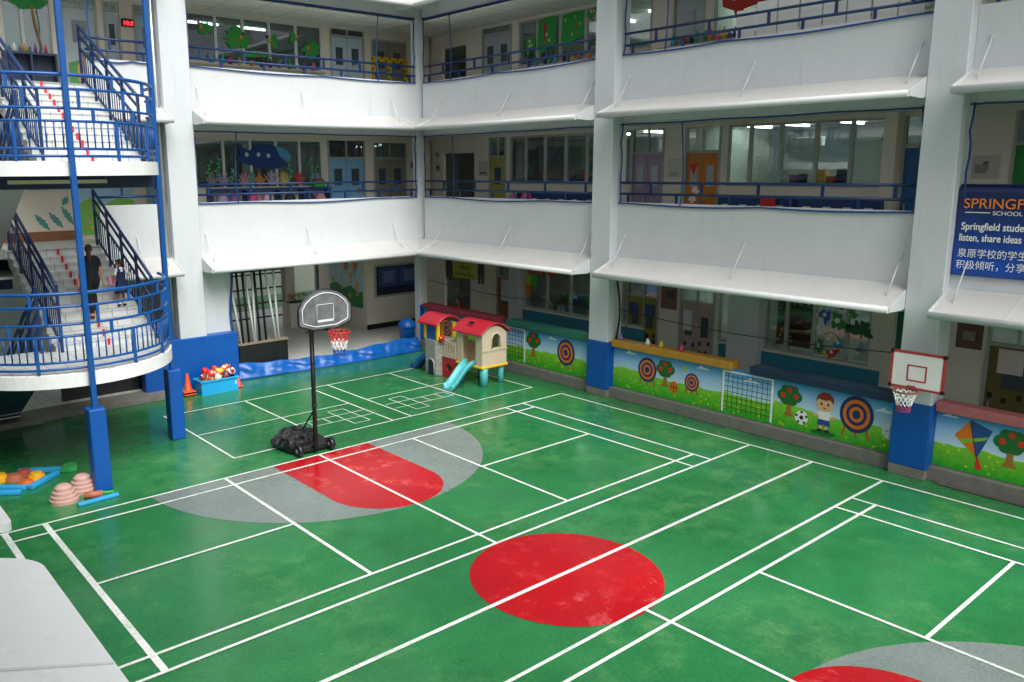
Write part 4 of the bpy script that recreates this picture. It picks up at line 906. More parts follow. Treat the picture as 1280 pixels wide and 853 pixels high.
def ballmat(name, c1, c2):
    m = mat(name, c1, .45, 0); n, b = nodes_of(m); tc = n.nodes.new('ShaderNodeTexCoord')
    wv = n.nodes.new('ShaderNodeTexVoronoi'); wv.inputs['Scale'].default_value = 9; wv.inputs['Randomness'].default_value = .6; n.links.new(tc.outputs['Object'], wv.inputs[0])
    sp = n.nodes.new('ShaderNodeSeparateColor'); n.links.new(wv.outputs['Color'], sp.inputs[0])
    gt = n.nodes.new('ShaderNodeMath'); gt.operation = 'GREATER_THAN'; gt.inputs[1].default_value = .5; n.links.new(sp.outputs[0], gt.inputs[0])
    mx = n.nodes.new('ShaderNodeMix'); mx.data_type = 'RGBA'; mx.inputs[6].default_value = lin(c1); mx.inputs[7].default_value = lin(c2); n.links.new(gt.outputs[0], mx.inputs[0]); n.links.new(mx.outputs[2], b.inputs['Base Color']); return m
BL = [(280, 405, .12, '#7d2434', '#d9d4cc', 'maroon and white ball at the left end of the blue crate'), (360, 312, .11, '#d81f24', '#b8161c', 'plain bright red ball topmost on the left of the crate'),
 (385, 438, .13, '#8a2f22', '#e4b336', 'maroon and yellow ball at the front left of the crate'), (462, 362, .13, '#d6392a', '#f0e2d2', 'red and white ball behind the maroon and yellow one'),
 (560, 425, .13, '#efe3c8', '#b8402c', 'cream ball with red panels at the front centre of the crate'), (610, 350, .12, '#c8582c', '#e9bb3c', 'orange and yellow ball at the back centre of the crate'),
 (560, 300, .10, '#c64a2e', '#a83a24', 'plain rust red ball topmost in the middle of the crate'), (735, 405, .12, '#22365f', '#d8592a', 'navy ball with orange stripe right of centre in the crate'),
 (690, 345, .10, '#e2b233', '#c25a2c', 'mostly yellow ball between the navy and the brown one'), (778, 312, .125, '#a84a26', '#e9dcae', 'brown and cream ball topmost on the right of the crate'),
 (868, 372, .13, '#8c2230', '#e2ded6', 'dark red and white ball at the right end of the crate')]
for i, (X, Y, r, c1, c2, lb) in enumerate(BL):
    bx = .05+(X-200)/730*1.12; by = 6.98-(Y-370)*.0016; bz = .43+(440-Y)*.00175
    o = MB(); o.ball((0, 0, 0), r, None, 16, 10)
    ob = tag(o.build('ball', ballmat('ball_%s_%s' % (c1.strip('#'), c2.strip('#')), c1, c2), None, origin=(0, 0, 0)), lb, 'ball', 'balls in the blue crate'); ob.location = (bx, by, bz); ob.rotation_euler = (i*1.3, i*.7, i)
cone(1.1, 7.14, .42, 'small orange cone standing among the balls in the crate', .55)

# ---- blue tarp at the lobby edge, bin ---------------------------------------------------------
o = MB(); na, nz = 90, 10; V = []
for i in range(na+1):
    t = i/na; x = 1.66+6.95*t; yb = 7.68-.34*t-.12*sin(pi*t); top = .50-.13*sin(pi*min(1, t*1.2))+.02*sin(t*37); row = []
    for j in range(nz+1):
        s_ = j/nz; fold = .05*sin(i*.55+s_*2.2+.8*sin(i*.13))+.045*sin(i*.23+s_*5)+.02*sin(i*1.3-s_*3)
        row.append(o.bm.verts.new((x, yb+.26*s_+fold*(1-abs(2*s_-1)), .012+top*s_**.9)))
    V.append(row)
for i in range(na):
    for j in range(nz): o.face([V[i][j], V[i+1][j], V[i+1][j+1], V[i][j+1]], None, True)
tp = one(o, 'tarpaulin', mat('blue_tarpaulin', '#0a56a4', .3, .12, 3, bump=.25), 'low blue tarpaulin draped along the edge of the lobby floor', 'tarpaulin'); md = tp.modifiers.new('thick', 'SOLIDIFY'); md.thickness = .01
bn = thing('litter_bin', (8.5, 7.83, F0), 'blue dome topped litter bin behind the right end of the tarpaulin', 'bin')
bx_, by_ = 8.5, 8.1
o = MB(); o.lathe([(.27, F0), (.30, .78), (.31, .8)], (bx_, by_, 0), M_PAD, 22); o.build('bin_body', M_PAD, bn)
o = MB(); o.lathe([(.33, .80), (.34, .86), (.30, .98), (.2, 1.08), (.08, 1.13), (.01, 1.14)], (bx_, by_, 0), M_PAD, 22); o.build('dome_lid', M_PAD, bn)
# ---- pole rack ---------------------------------------------------------------------------------
rk = thing('pole_rack', (2.7, 8.2, F0), 'black low rack with wooden top and a black beam, holding upright poles', 'rack')
o = MB(); o.box(1.84, 3.55, 7.98, 8.4, F0, 1.04); o.build('black_cabinet', M_BLK, rk, .01); o = MB(); o.box(1.82, 3.57, 7.96, 8.42, 1.042, 1.09); o.build('wooden_top', mat('weathered_wood', '#857866', .7, .2), rk)
o = MB(); o.box(1.66, 3.6, 8.1, 8.3, 3.34, 3.5); o.build('top_beam', M_BLK, rk)
PW = mat('white_pole_paint', '#e2e2de', .4, .06)
for i, (a, b_x, col) in enumerate([(150, 168, 0), (186, 204, 0), (258, 272, 0), (296, 310, 0), (84, 100, 1), (108, 158, 1), (202, 238, 1), (246, 248, 1), (322, 366, 1), (372, 384, 1)]):
    f_ = lambda X: 1.84+(270+X/4.74-298)*.0275
    o = MB(); yy = 8.1+.02*(i % 4); o.tube([(f_(b_x), yy, 1.092), (f_(a), yy+.03, 3.335)], .04, None, 8)
    one(o, 'pole', PW if col else M_BLK, 'white pole standing slightly slanted in the pole rack' if col else 'black pole standing upright in the pole rack', 'pole', 'white poles in the rack' if col else 'black poles in the rack')
# ---- lobby ----------------------------------------------------------------------------------------
gt = thing('metal_gate', (5.5, 15.1, F0), 'dark barred metal gate at the far end of the lobby', 'gate')
o = MB()
for z in (.5, 1.1, 1.7, 2.3, 2.9, 3.4): o.box(4.42, 7.18, 15.08, 15.12, z, z+.06)
o.build('gate_bars', M_BLK, gt); 
for x in (4.45, 5.8, 7.15):
    o = MB(); o.box(x-.04, x+.04, 15.0, 15.07, F0, 3.7); o.build('gate_post', M_FRAME, gt)
o = MB(); o.box(-2, 16, 24.0, 24.2, 0, 3.2); one(o, 'boundary_wall', wall_paint('boundary_paint', '#cfd3c6', .1), 'pale boundary wall seen through the lobby gate', 'wall')
pb = thing('planter_box', (7.9, 14.2, F0), 'beige planter box at the back of the lobby', 'planter')
o = MB(); o.box(6.85, 8.95, 13.9, 14.6, F0, 1.15); o.build('planter_body', M_BEIGE, pb, .01); o = MB(); o.box(6.95, 8.85, 13.98, 14.52, 1.152, 1.16); o.build('soil', mat('soil', '#3a2a1c', .9, .2), pb)
LEAF = mat('dark_leaf', '#2b5a2a', .6, .4, 12); FLW = mat('orange_petal', '#e2601c', .6, .2)
for i in range(6):
    rnd = random.Random(40+i); px_ = 7.05+i*.32; t = thing('flower_plant', (px_, 14.15, 1.16), 'leafy bedding plant with orange flowers in the lobby planter', 'plant', 'bedding plants in the planter')
    o = MB(); fl_ = MB()
    for k in range(70):
        a = rnd.uniform(0, 6.28); h = rnd.uniform(0, .3); rr = rnd.uniform(.02, .2); p = Vector((px_+rr*cos(a), 14.15+rr*sin(a), 1.165+h)); d = Vector((cos(a), sin(a), rnd.uniform(-.2, .6)))*.09; s_ = Vector((-sin(a), cos(a), .2))*.03
        o.face([o.bm.verts.new(q) for q in (p, p+d*.5+s_, p+d, p+d*.5-s_)])
    for k in range(9):
        a = rnd.uniform(0, 6.28); rr = rnd.uniform(.02, .18); fl_.ball((px_+rr*cos(a), 14.15+rr*sin(a), 1.45+rnd.uniform(-.05, .06)), .035, None, 6, 4, (1, 1, .6))
    o.build('leaves', LEAF, t); fl_.build('petals', FLW, t)
nc = thing('notice_cabinet', (10.5, 11.47, 1.4), 'grey framed glass notice cabinet with two blue sheets on the lobby wall', 'notice board')
o = MB(); o.box(9.38, 11.8, 11.44, 11.499, 1.42, 1.5); o.box(9.38, 11.8, 11.44, 11.499, 2.66, 2.74); o.box(9.38, 9.46, 11.441, 11.498, 1.5, 2.66); o.box(11.72, 11.8, 11.441, 11.498, 1.5, 2.66); o.build('frame', M_FRAME, nc)
o = MB(); o.box(9.46, 11.72, 11.48, 11.499, 1.5, 2.66); o.build('backing', mat('dark_felt', '#16213a', .7, .1), nc)
for x in (9.58, 10.62):
    o = MB(); o.box(x, x+.96, 11.47, 11.479, 1.82, 2.6); s_ = o.build('blue_sheet', mat('blue_sheet', '#2c4a86', .5, .1), nc)
    o = MB()
    for k in range(7): o.box(x+.18+.04*(k % 3), x+.78-.05*(k % 2), 11.466, 11.469, 2.42-k*.07, 2.44-k*.07)
    o.build('printed_lines', mat('pale_print', '#9fb4d6', .6, 0), s_)
# children's mural in the lobby (x = 9 wall)
class FX:
    k = 'R'
    def p(s, a, d, z): return Vector((9.0+d, a, z))
FLB = FX()
lm = thing('lobby_mural', (8.99, 13, 1), 'green and pale blue mural of flowers and children in the lobby', 'mural')
o = MB(); o.fbox(FLB, 11.72, 14.3, -.02, -.001, .98, 3.0); o.build('mural_ground', mat('mural_pale_sky', '#b9d3d6', .6, .15, 3), lm)
o = MB(); o.art(FLB, [(11.73, 1.0), (14.28, 1.0), (14.28, 1.75), (13.7, 1.9), (13.2, 1.7), (12.6, 1.85), (12.1, 1.6), (11.73, 1.7)], -.021, ink('#3f8a4a')); o.build('painted_hill', None, lm)
rnd = random.Random(5)
for k in range(14):
    a, z = rnd.uniform(11.9, 14.1), rnd.uniform(1.15, 2.75); o = MB(); c = rnd.choice(['#c8463c', '#d9a63a', '#7a3f8a', '#d97c9a', '#e8e0c8']); r = rnd.uniform(.07, .15)
    o.art(FLB, [(a-.015, z-.3), (a+.015, z-.3), (a+.015, z), (a-.015, z)], -.025, K_DG)
    for i in range(6): o.disc(FLB, a+r*.7*cos(i*1.047), z+r*.7*sin(i*1.047), r*.5, r*.5, -.028-.0003*i, ink(c), 10)
    o.disc(FLB, a, z, r*.4, r*.4, -.032, K_YEL, 10); o.build('painted_flower', None, lm)

# ---- toys on the floor ---------------------------------------------------------------------------
TB = mat('sky_blue_foam', '#2f9fd8', .5, .08); TP = mat('pale_pink_plastic', '#c69c92', .5, .08); TY = mat('yellow_stone_plastic', '#e3a91e', .45, .08); TO = mat('orange_stone_plastic', '#cf6a2c', .45, .1); TR_ = mat('terracotta_plastic', '#b4694c', .5, .1); TG = mat('green_plastic', '#3fae4a', .45, .1)
def beam(p, q, w_, h, m, label, group='blue balance beams on the floor', name='balance_beam', z=0, cat='balance beam'):
    p, q = Vector((*p, z+h/2)), Vector((*q, z+h/2)); c = (p+q)/2; o = MB(); o.rbox(c, q-p, (q-p).length/2, w_/2, h/2, None)
    one(o, name, m, label, cat, group, .02, seg=2)
beam((-5.62, 3.28), (-4.82, 2.78), .13, .10, TB, 'blue balance beam farthest back, touching the green leaf toy'); beam((-5.66, 2.05), (-4.98, 2.62), .13, .10, TB, 'blue balance beam pointing right, in front of the yellow stepping stone')
beam((-6.25, 2.55), (-5.72, 2.10), .13, .10, TB, 'blue balance beam at the left edge meeting the slanted one'); beam((-6.25, 2.18), (-5.86, 1.92), .12, .09, TB, 'short blue balance beam nearest the white awning'); beam((-5.16, .47), (-4.36, .53), .11, .07, TB, 'blue balance beam lying beside the pink domes')
def stone(x, y, r, h, m, label, z=0):
    o = MB(); o.lathe([(r, 0), (r*.98, h*.25), (r*.86, h*.3), (r*.82, h*.6), (r*.68, h*.66), (r*.62, h*.94), (r*.2, h)], (x, y, z), m, 30, False); one(o, 'stepping_stone', m, label, 'stepping stone', 'stepping stone toys on the floor')
stone(-5.40, 2.62, .20, .17, TY, 'yellow stepping stone enclosed by blue beams'); stone(-6.03, 3.05, .2, .16, TY, 'yellow stepping stone at the left picture edge'); stone(-5.78, 2.92, .2, .12, TR_, 'brown stepping stone between the two yellow ones'); stone(-5.62, 2.52, .18, .08, TO, 'flat orange stepping stone beside the yellow one'); stone(-5.55, 3.05, .18, .14, ink('#a84a44'), 'dull red stepping stone behind the yellow one')
def dome(x, y, label):
    o = MB(); o.lathe([(.275, 0), (.275, .07), (.25, .085), (.248, .145), (.215, .16), (.212, .22), (.17, .24), (.165, .30), (.11, .345), (.01, .36)], (x, y, 0), TP, 40, False); one(o, 'stepping_dome', TP, label, 'stepping stone', 'pink ridged domes on the floor')
dome(-5.28, .95, 'pale pink ridged dome nearer the camera'); dome(-4.83, 1.12 if False else 1.30, 'pale pink ridged dome beside the padded pole')
o = MB(); o.tube([(-4.95, .78, .07), (-4.62, .68, .07)], [.07, .07], TR_, 12); one(o, 'toy_tube', TR_, 'short terracotta tube between the pink domes and blue beam', 'toy')
beam((-4.72, .95), (-4.38, .74), .07, .05, TG, 'small green bar beside the terracotta tube', None, 'toy_bar', cat='toy')
o = MB(); o.art(FR, [(0, 0)], 0, None) if False else None
o.prism([(-4.9, 2.72, .01), (-4.75, 2.95, .01), (-4.6, 3.02, .01), (-4.52, 2.85, .01), (-4.58, 2.62, .01), (-4.75, 2.58, .01)], (0, 0, .09)); one(o, 'leaf_toy', mat('translucent_green_plastic', '#3ea85e', .4, .2), 'flat green leaf shaped toy at the end of the blue beam', 'toy')

# ---- paper pictures, lockers, shelves and small things in the corridors ---------------------------
def blob(rnd, a, z, r, n=16, sx=1.0, rough=.45):
    n = 56; co = [(rnd.uniform(.3, 1)*rough*.55/(1+.12*k), k, rnd.uniform(0, 6.28)) for k in (2, 3, 5, 7, 9, 13)]
    g_ = lambda t: 1+sum(c*sin(k*t+p) for c, k, p in co)
    return [(a+sx*r*g_(2*pi*i/n)*cos(2*pi*i/n), z+r*g_(2*pi*i/n)*sin(2*pi*i/n)) for i in range(n)]
DP = DW-.022
def paper(f, pts, d, col, name, label, cat, group=None, extra=None):
    o = MB(); o.art(f, pts, d, ink(col))
    if extra: extra(o)
    return one(o, name, None, label, cat, group)
def wx(o):
    o.art(FB, [(4.62, 7.32), (4.8, 7.30), (5.05, 7.2), (5.2, 7.0), (5.19, 6.84), (5.0, 6.8), (4.78, 6.98)], DP-.004, ink('#4f9fc8'))
    for a, z in ((3.55, 7.03), (3.98, 7.03), (4.35, 7.0)): o.disc(FB, a, z, .07, .075, DP-.004, ink('#b9d3e2'), 12)
paper(FB, [(3.2, 7.42), (3.62, 7.15), (3.9, 7.33), (4.2, 7.4), (4.62, 7.32), (4.8, 6.98), (5.12, 6.66), (4.6, 6.55), (4.1, 6.58), (3.7, 6.66), (3.18, 6.83), (3.32, 7.1)], DP, '#123a80', 'paper_whale', 'dark blue paper whale on the first floor windows of the back wing', 'window picture', None, wx)
rnd = random.Random(11)
for i, (a, zt) in enumerate([(2.2, 6.9), (2.5, 6.98), (3.0, 6.6), (5.15, 6.75), (6.0, 7.0), (6.22, 6.7)]):
    o = MB(); P = [(a+.05*sin(k*1.1+i), 6.0+(zt-6.0)*k/8) for k in range(9)]
    o.art(FB, [(x-.025, z) for x, z in P]+[(x+.025, z) for x, z in P[::-1]], DP, ink('#3f9a6a'))
    for k in range(1, 8): o.disc(FB, P[k][0]+(.05 if k % 2 else -.05), P[k][1], .05, .03, DP-.002, ink('#57b07a'), 8)
    one(o, 'paper_seaweed', None, ['tall green paper seaweed at the left edge of the whale windows', 'taller green paper seaweed second from the left edge', 'short green paper seaweed below the whale tail', 'green paper seaweed below the whale nose', 'tallest green paper seaweed right of the whale', 'green paper seaweed in the rightmost whale window pane'][i], 'window picture', 'paper seaweed on the whale windows')
for i, (a, c, lb) in enumerate([(2.28, '#8a7f86', 'grey violet'), (2.68, '#9a8fb8', 'lilac'), (3.4, '#c98a9a', 'dusty pink'), (3.62, '#4f9a9a', 'teal'), (4.0, '#d98a3a', 'orange'), (4.45, '#b8a8c8', 'pale mauve'), (4.9, '#d8c06a', 'straw yellow'), (5.5, '#c84a48', 'red'), (6.15, '#8a9ac0', 'blue grey')]):
    o = MB()
    for k in range(15):
        ang = -1.0+2.0*k/14+rnd.uniform(-.1, .1); L_ = rnd.uniform(.25, .5); b_ = a+.06*sin(k*2.1); tx, tz = b_+L_*.62*sin(ang), 6.0+L_*cos(ang)
        o.art(FB, [(b_-.016, 6.0), (b_+.016, 6.0), (tx+.022, tz), (tx, tz+.02), (tx-.022, tz)], DP-.004-.0005*k, ink(c))
    one(o, 'paper_coral', None, lb+' paper coral along the sill below the whale', 'window picture', 'paper coral on the whale windows')
# green paper trees on the second floor windows
for i, (a, z, r, sx, lb) in enumerate([(2.35, 10.95, .2, 1, 'small green paper leaf cluster in the leftmost top floor pane'), (3.45, 10.75, .28, 1.7, 'wide green paper crown with a red flower in the second top pane'), (4.75, 10.75, .26, .5, 'narrow green paper vine in the middle top pane'), (5.5, 10.95, .17, .8, 'little green paper tuft above the bottles'), (6.2, 10.62, .32, .9, 'large green paper bush in the rightmost top pane'), (4.1, 10.3, .12, 4, 'long low green paper grass along the top floor sill')]):
    def ex(o, a=a, z=z, i=i):
        for k in range(3): o.disc(FB, a+(.1+.12*k)*(1 if i % 2 else -1)*.6, z+.1*k-.05, .05, .05, DP-.004-.0005*k, ink(['#c8402c', '#d9a22c', '#7a2a3a'][k]), 8)
    paper(FB, blob(rnd, a, z, r, 18, sx), DP, '#2f9a3c', 'paper_tree', lb, 'window picture', 'green paper pictures on the back top windows', ex)
for a0, a1, z0, z1, lb in ((4.5, 3.6, 10.35, 11.4, 'large bright green paper sheet with a red rocket, darker far bay'), (3.42, 2.4, 10.45, 11.4, 'large bright green paper sheet right of the red rocket one'), (5.1, 4.55, 10.35, 10.85, 'ragged green paper patch left of the large sheets'), (2.3, 1.8, 11.1, 11.4, 'small green paper strip at the top right of the far bay')):
    P = [(a0, z0+.1), (a0-.1, z1-.05), ((a0+a1)/2, z1), (a1, z1-.02), (a1+.05, (z0+z1)/2), (a1+.02, z0+.2), ((a0+a1)/2, z0+.05), (a0-.2, z0-.1)]
    def ex(o, a0=a0, a1=a1, z0=z0, z1=z1):
        for k in range(6): o.disc(FR, rnd.uniform(a1+.15, a0-.15), rnd.uniform(z0+.2, z1-.1), .035, .05, DP-.005-.0004*k, ink(rnd.choice(['#c83a30', '#e0b53a', '#e8e2da'])), 7)
        if 'rocket' in lb and a0 > 4: o.art(FR, [(a0-.4, z0+.3), (a0-.3, z0+.35), (a0-.32, z0+.85), (a0-.38, z0+.95), (a0-.44, z0+.8)], DP-.008, ink('#b5302c'))
    paper(FR, P, DP, '#1c9a3a', 'paper_tree', lb, 'window picture', 'green paper sheets on the far bay top windows', ex)
# second floor bay with sheets
o = MB(); o.art(FR, [(-2.5, 11.3), (-2.55, 10.75), (-2.9, 10.6), (-3.05, 10.25), (-3.2, 10.6), (-3.8, 10.72), (-4.0, 11.0), (-3.9, 11.35)], DP, ink('#c0281f'))
for k in range(5): o.fbox(FR, -2.85-k*.2, -2.97-k*.2, DP-.006, DP-.003, 10.86, 10.98+.03*(k % 2), K_WH)
one(o, 'red_poster', None, 'ragged red paper poster with white letters on the top floor window', 'poster')
for i in range(8):
    a = -4.3-.54*i; o = MB(); o.fbox(FR, a-.5, a, .31, .314, 9.3+.02*(i % 3), 10.16+.03*((i*7) % 4)+.04*i); one(o, 'paper_sheet', M_CARD, 'white paper sheet taped inside the railing of the top floor bay', 'paper sheet', 'white sheets on the top floor windows')
# window sill bottles
sill = MB(); sill.fbox(FB, 1.7, 6.6, DW-.24, DW-.025, 9.84, 9.88); sill.build('window_sill', M_FRAME, back)
sill = MB(); sill.fbox(FR, -.3, 5.4, DW-.24, DW-.025, 9.84, 9.88); sill.build('window_sill', M_FRAME, right); sill = MB(); sill.fbox(FR, -4.6, -.6, DW-.24, DW-.025, 9.84, 9.88); sill.build('window_sill', M_FRAME, right)
COLN = [('red', '#c42f2f'), ('white', '#e4e4e0'), ('pink', '#d86a94'), ('navy', '#24345f'), ('green', '#2f8a4a'), ('orange', '#dd6e2a'), ('black', '#1c1c20'), ('sky blue', '#58a8cc'), ('yellow', '#dcb02e'), ('purple', '#6f4a8c'), ('grey', '#7f8488'), ('turquoise', '#2ea59a')]
def bottles(f, a0, a1, where, seed):
    r_ = random.Random(seed); cl = COLN[:]; r_.shuffle(cl)
    for i, (nm, c) in enumerate(cl):
        a = a0+(a1-a0)*(i+.5+r_.uniform(-.3, .3))/len(cl); h = r_.uniform(.2, .32); r = r_.uniform(.05, .07); p = f.p(a, DW-.14, 9.882)
        o = MB(); o.lathe([(r, 0), (r, h*.65), (r*.55, h*.78), (r*.55, h), (.005, h+.004)], p, ink(c), 10)
        one(o, 'bottle', None, f'small {nm} bottle on the {where}', 'bottle', 'small bottles on the upper window sills')
bottles(FB, 2.3, 6.4, 'back wing sill below the green paper trees', 1); bottles(FR, 4.9, 1.0, 'sill below the bright green sheets of the far bay', 2); bottles(FR, -.8, -3.2, 'sill left of the white taped sheets', 3)
# lockers and shelves, first floor
LK = mat('navy_locker_paint', '#1b3f73', .45, .1)
def locker(a0, a1, n, label, zt=5.68):
    t = thing('locker', FR.p((a0+a1)/2, DW-.3, F1), label, 'locker', 'navy lockers below the classroom windows')
    o = MB(); o.fbox(FR, a0, a1, DW-.45, DW-.01, F1, zt); o.build('locker_body', LK, t, .01)
    for i in range(n):
        b0 = a0+(a1-a0)*(i+.08)/n; b1 = a0+(a1-a0)*(i+.92)/n
        o = MB(); o.fbox(FR, b0, b1, DW-.465, DW-.451, F1+.1, zt-.1); d_ = o.build('locker_door', LK, t)
        c = (b0+b1)/2; o = MB(); o.fbox(FR, c-.1, c+.1, DW-.47, DW-.466, zt-.24, zt-.17); o.build('name_card', ink('#d8d2b0' if i % 2 else '#c9ced2'), d_)
locker(-5.08, -2.98, 4, 'navy locker row left, just right of the orange door'); locker(-7.35, -5.3, 4, 'navy locker row right, beside the blue door'); locker(1.35, 5.0, 6, 'long navy locker row behind the far bay railing')
o = MB(); o.fbox(FR, -4.35, -4.75, DW-.6, DW-.5, 5.0, 5.72); o.fbox(FR, -4.40, -4.70, DW-.62, DW-.601, 5.1, 5.6); one(o, 'red_backpack', ink('#c82a2a'), 'bright red backpack in front of the navy lockers', 'backpack', None, .03)
def backpack(f, a, d, z, col, label, s=1):
    t = thing('backpack', f.p(a, d, z), label, 'backpack', 'backpacks by the shelves')
    p = f.p(a, d, z); o = MB(); o.ball(p+Vector((0, 0, .24*s)), .24*s, None, 14, 9, (.85, .6, 1)); o.build('bag_body', mat('bag_'+col.strip('#'), col, .6, .2, 6), t)
    q = f.p(a, d-.13*s, z+.16*s); o = MB(); o.ball(q, .13*s, None, 12, 7, (.95, .5, .8)); o.build('front_pocket', mat('bag_'+col.strip('#'), col, .6, .2, 6), t)
    o = MB(); h = p+Vector((0, 0, .47*s)); o.tube([h+Vector((.05*cos(x), 0, .05*sin(x))) for x in (0, .8, 1.57, 2.3, 3.14)], .012, None, 6); o.build('carry_loop', M_BLK, t)
shl = thing('cubby_shelf', FB.p(4.3, DW-.3, F1), 'dark navy low cubby shelf under the whale windows', 'shelf')
o = MB(); o.fbox(FB, 2.05, 6.55, DW-.42, DW-.03, 5.84, 5.92); o.build('shelf_top', LK, shl)
for a in (2.05, 3.3, 4.5, 5.45, 6.47):
    o = MB(); o.fbox(FB, a, a+.08, DW-.42, DW-.03, F1, 5.838); o.build('shelf_side', LK, shl)
o = MB(); o.fbox(FB, 2.05, 6.55, DW-.42, DW-.03, 5.2, 5.26); o.build('shelf_board', LK, shl)
for a, c, lb in ((2.5, '#b9a0c4', 'pale lilac backpack at the left end of the cubby shelf'), (2.95, '#8a5f9a', 'purple backpack on the cubby shelf'), (3.6, '#d84a8a', 'hot pink backpack on the cubby shelf'), (4.15, '#d9b4b8', 'pale pink backpack in the middle of the cubby shelf'), (5.0, '#22283a', 'black backpack on the cubby shelf'), (5.75, '#3a3440', 'dark grey backpack on the cubby shelf'), (6.2, '#c88a9a', 'dusty pink backpack at the right end of the cubby shelf')): backpack(FB, a, DW-.24, 5.262, c, lb)
backpack(FR, 4.3, 1.75, 5.16, '#e05a8c', 'bright pink backpack above the far bay railing', 1.2); backpack(FR, 4.95, 1.75, 5.14, '#b070a0', 'mauve backpack above the far bay railing', 1.1)
st_ = MB(); st_.fbox(FR, 3.9, 5.4, 1.55, 1.95, F1, 5.14); one(st_, 'bench', LK, 'navy bench carrying two pink backpacks in the far bay', 'bench')
o = MB(); o.fbox(FB, 5.95, 6.4, DW-.3, DW-.06, 5.925, 6.12, ink('#4fae4a')); o.fbox(FB, 6.0, 6.35, DW-.28, DW-.08, 6.121, 6.2, ink('#b0402c')); one(o, 'storage_tub', None, 'green tub with a red lid on the right end of the cubby shelf', 'tub')
# posters and notices
def poster(f, a0, a1, z0, z1, d, cols, label, name='poster', border=None):
    o = MB(); o.fbox(f, a0, a1, d-.012, d-.002, z0, z1, ink(cols[0]))
    r_ = random.Random(int(abs(a0*100)+z0*10)); w_ = a1-a0; h = z1-z0
    for k, c in enumerate(cols[1:]):
        b0 = a0+w_*r_.uniform(.1, .4); b1 = a0+w_*r_.uniform(.55, .9); c0 = z0+h*r_.uniform(.08, .45); c1 = c0+h*r_.uniform(.15, .4); o.fbox(f, b0, b1, d-.016-.002*k, d-.013-.002*k, c0, min(c1, z1-.03), ink(c))
    return one(o, name, None, label, 'poster')
poster(FR, 10.15, 9.72, 6.85, 7.25, DW, ['#d9d4c8', '#5a5450', '#a08a78'], 'upper pale photo poster in the far corner of the first floor'); poster(FR, 10.15, 9.72, 6.4, 6.8, DW, ['#d5d0c4', '#3f4448', '#8a7a6c'], 'lower pale photo poster in the far corner of the first floor')
poster(FB, 10.3, 10.7, 6.4, 7.15, DW, ['#ddd6ca', '#c04a4a', '#4a4a52'], 'pale poster with a red picture beside the tan corner door')
poster(FR, -.95, -1.45, 6.2, 6.75, DW, ['#cfcac0', '#8a8a88', '#b0aca4'], 'notice sheets between the mauve and orange doors', 'notice'); poster(FR, 6.98, 7.5, 6.25, 6.8, DW, ['#c4bdb0', '#77726a'], 'notice sheet left of the olive yellow door', 'notice')
poster(FR, -.92, -1.5, 2.3, 3.05, DW, ['#8a5a52', '#5a6a72', '#3a4a58'], 'dark red framed picture between the ground floor double doors', 'framed_picture'); poster(FR, -9.12, -9.66, 2.4, 3.2, DW, ['#6a4a44', '#3a4440', '#8a8578'], 'brown framed picture on the ground floor beside the dark door', 'framed_picture')
poster(FR, -9.05, -9.6, 6.2, 6.7, DW, ['#c2bdb2', '#6a6862', '#8f8c84'], 'notices on the beige wall above the banner', 'notice')
for i, (a, z, c, lb) in enumerate([(4.75, 3.05, '#c8502a', 'upper left orange square sheet in the ground floor window'), (4.3, 3.05, '#d25a2a', 'large orange sheet in the ground floor window'), (3.65, 3.05, '#c44e28', 'orange sheet right of the window bar, ground floor'), (4.8, 2.6, '#a8c832', 'lime green square sheet in the ground floor window'), (4.5, 2.62, '#3aa84a', 'mid green square sheet beside the lime one'), (4.8, 2.25, '#d8862a', 'amber square sheet below the lime one')]):
    o = MB(); w_ = .42 if 'large' in lb or 'right' in lb else .26; o.fbox(FR, a-w_/2, a+w_/2, DP-.004, DP, z-.2, z+.2); one(o, 'paper_sheet', ink(c), lb, 'paper sheet', 'coloured sheets in the ground floor far window')
o = MB(); o.fbox(FR, -4.5, -5.55, DW+.4, DW+.44, 1.7, 3.5, ink('#6a1f24'))
for k in range(46): o.disc(FR, rnd.uniform(-5.5, -4.55), rnd.uniform(1.8, 3.4), .035, .04, DW+.396-.0002*k, ink(rnd.choice(['#e6e2da', '#d9a83a', '#2f7a4a', '#1c1c20'])), 7)
one(o, 'patterned_curtain', None, 'dark red curtain with pale dots inside the ground floor window', 'curtain')
PICS = [(-5.95, 3.0, .09, '#d8702c', 'orange paper fish near the top of'), (-6.25, 3.15, .12, '#3a3a40', 'black and white paper bird at the top of'), (-6.05, 2.72, .15, '#2a55b0', 'blue paper dolphin in'), (-6.4, 2.6, .2, '#2f8a4c', 'green paper leaf bunch in'), (-6.5, 3.0, .08, '#c8402f', 'red paper flower near the top of'), (-5.9, 2.38, .1, '#e2e0da', 'white paper shell in'), (-6.25, 2.2, .13, '#d9c4a0', 'sand coloured paper starfish in'), (-6.45, 2.05, .12, '#4a9ab8', 'sky blue paper wave in'), (-5.95, 1.9, .14, '#2f7a3a', 'dark green paper cactus at the bottom of'), (-6.3, 1.78, .13, '#c83a30', 'red paper coral at the bottom of'), (-6.1, 1.75, .08, '#e0b83a', 'yellow paper blossom at the bottom of'), (-5.85, 2.7, .07, '#e8a0b0', 'pale pink paper fish in')]
for (a, z, r, c, lb) in PICS:
    o = MB(); o.art(FR, blob(rnd, a, z, r, 12, 1, .7), DP, ink(c)); o.disc(FR, a+r*.2, z+r*.2, r*.35, r*.35, DP-.004, K_WH, 10); one(o, 'paper_picture', None, lb+' the middle ground floor window pane', 'window picture', 'paper pictures in the ground floor window')
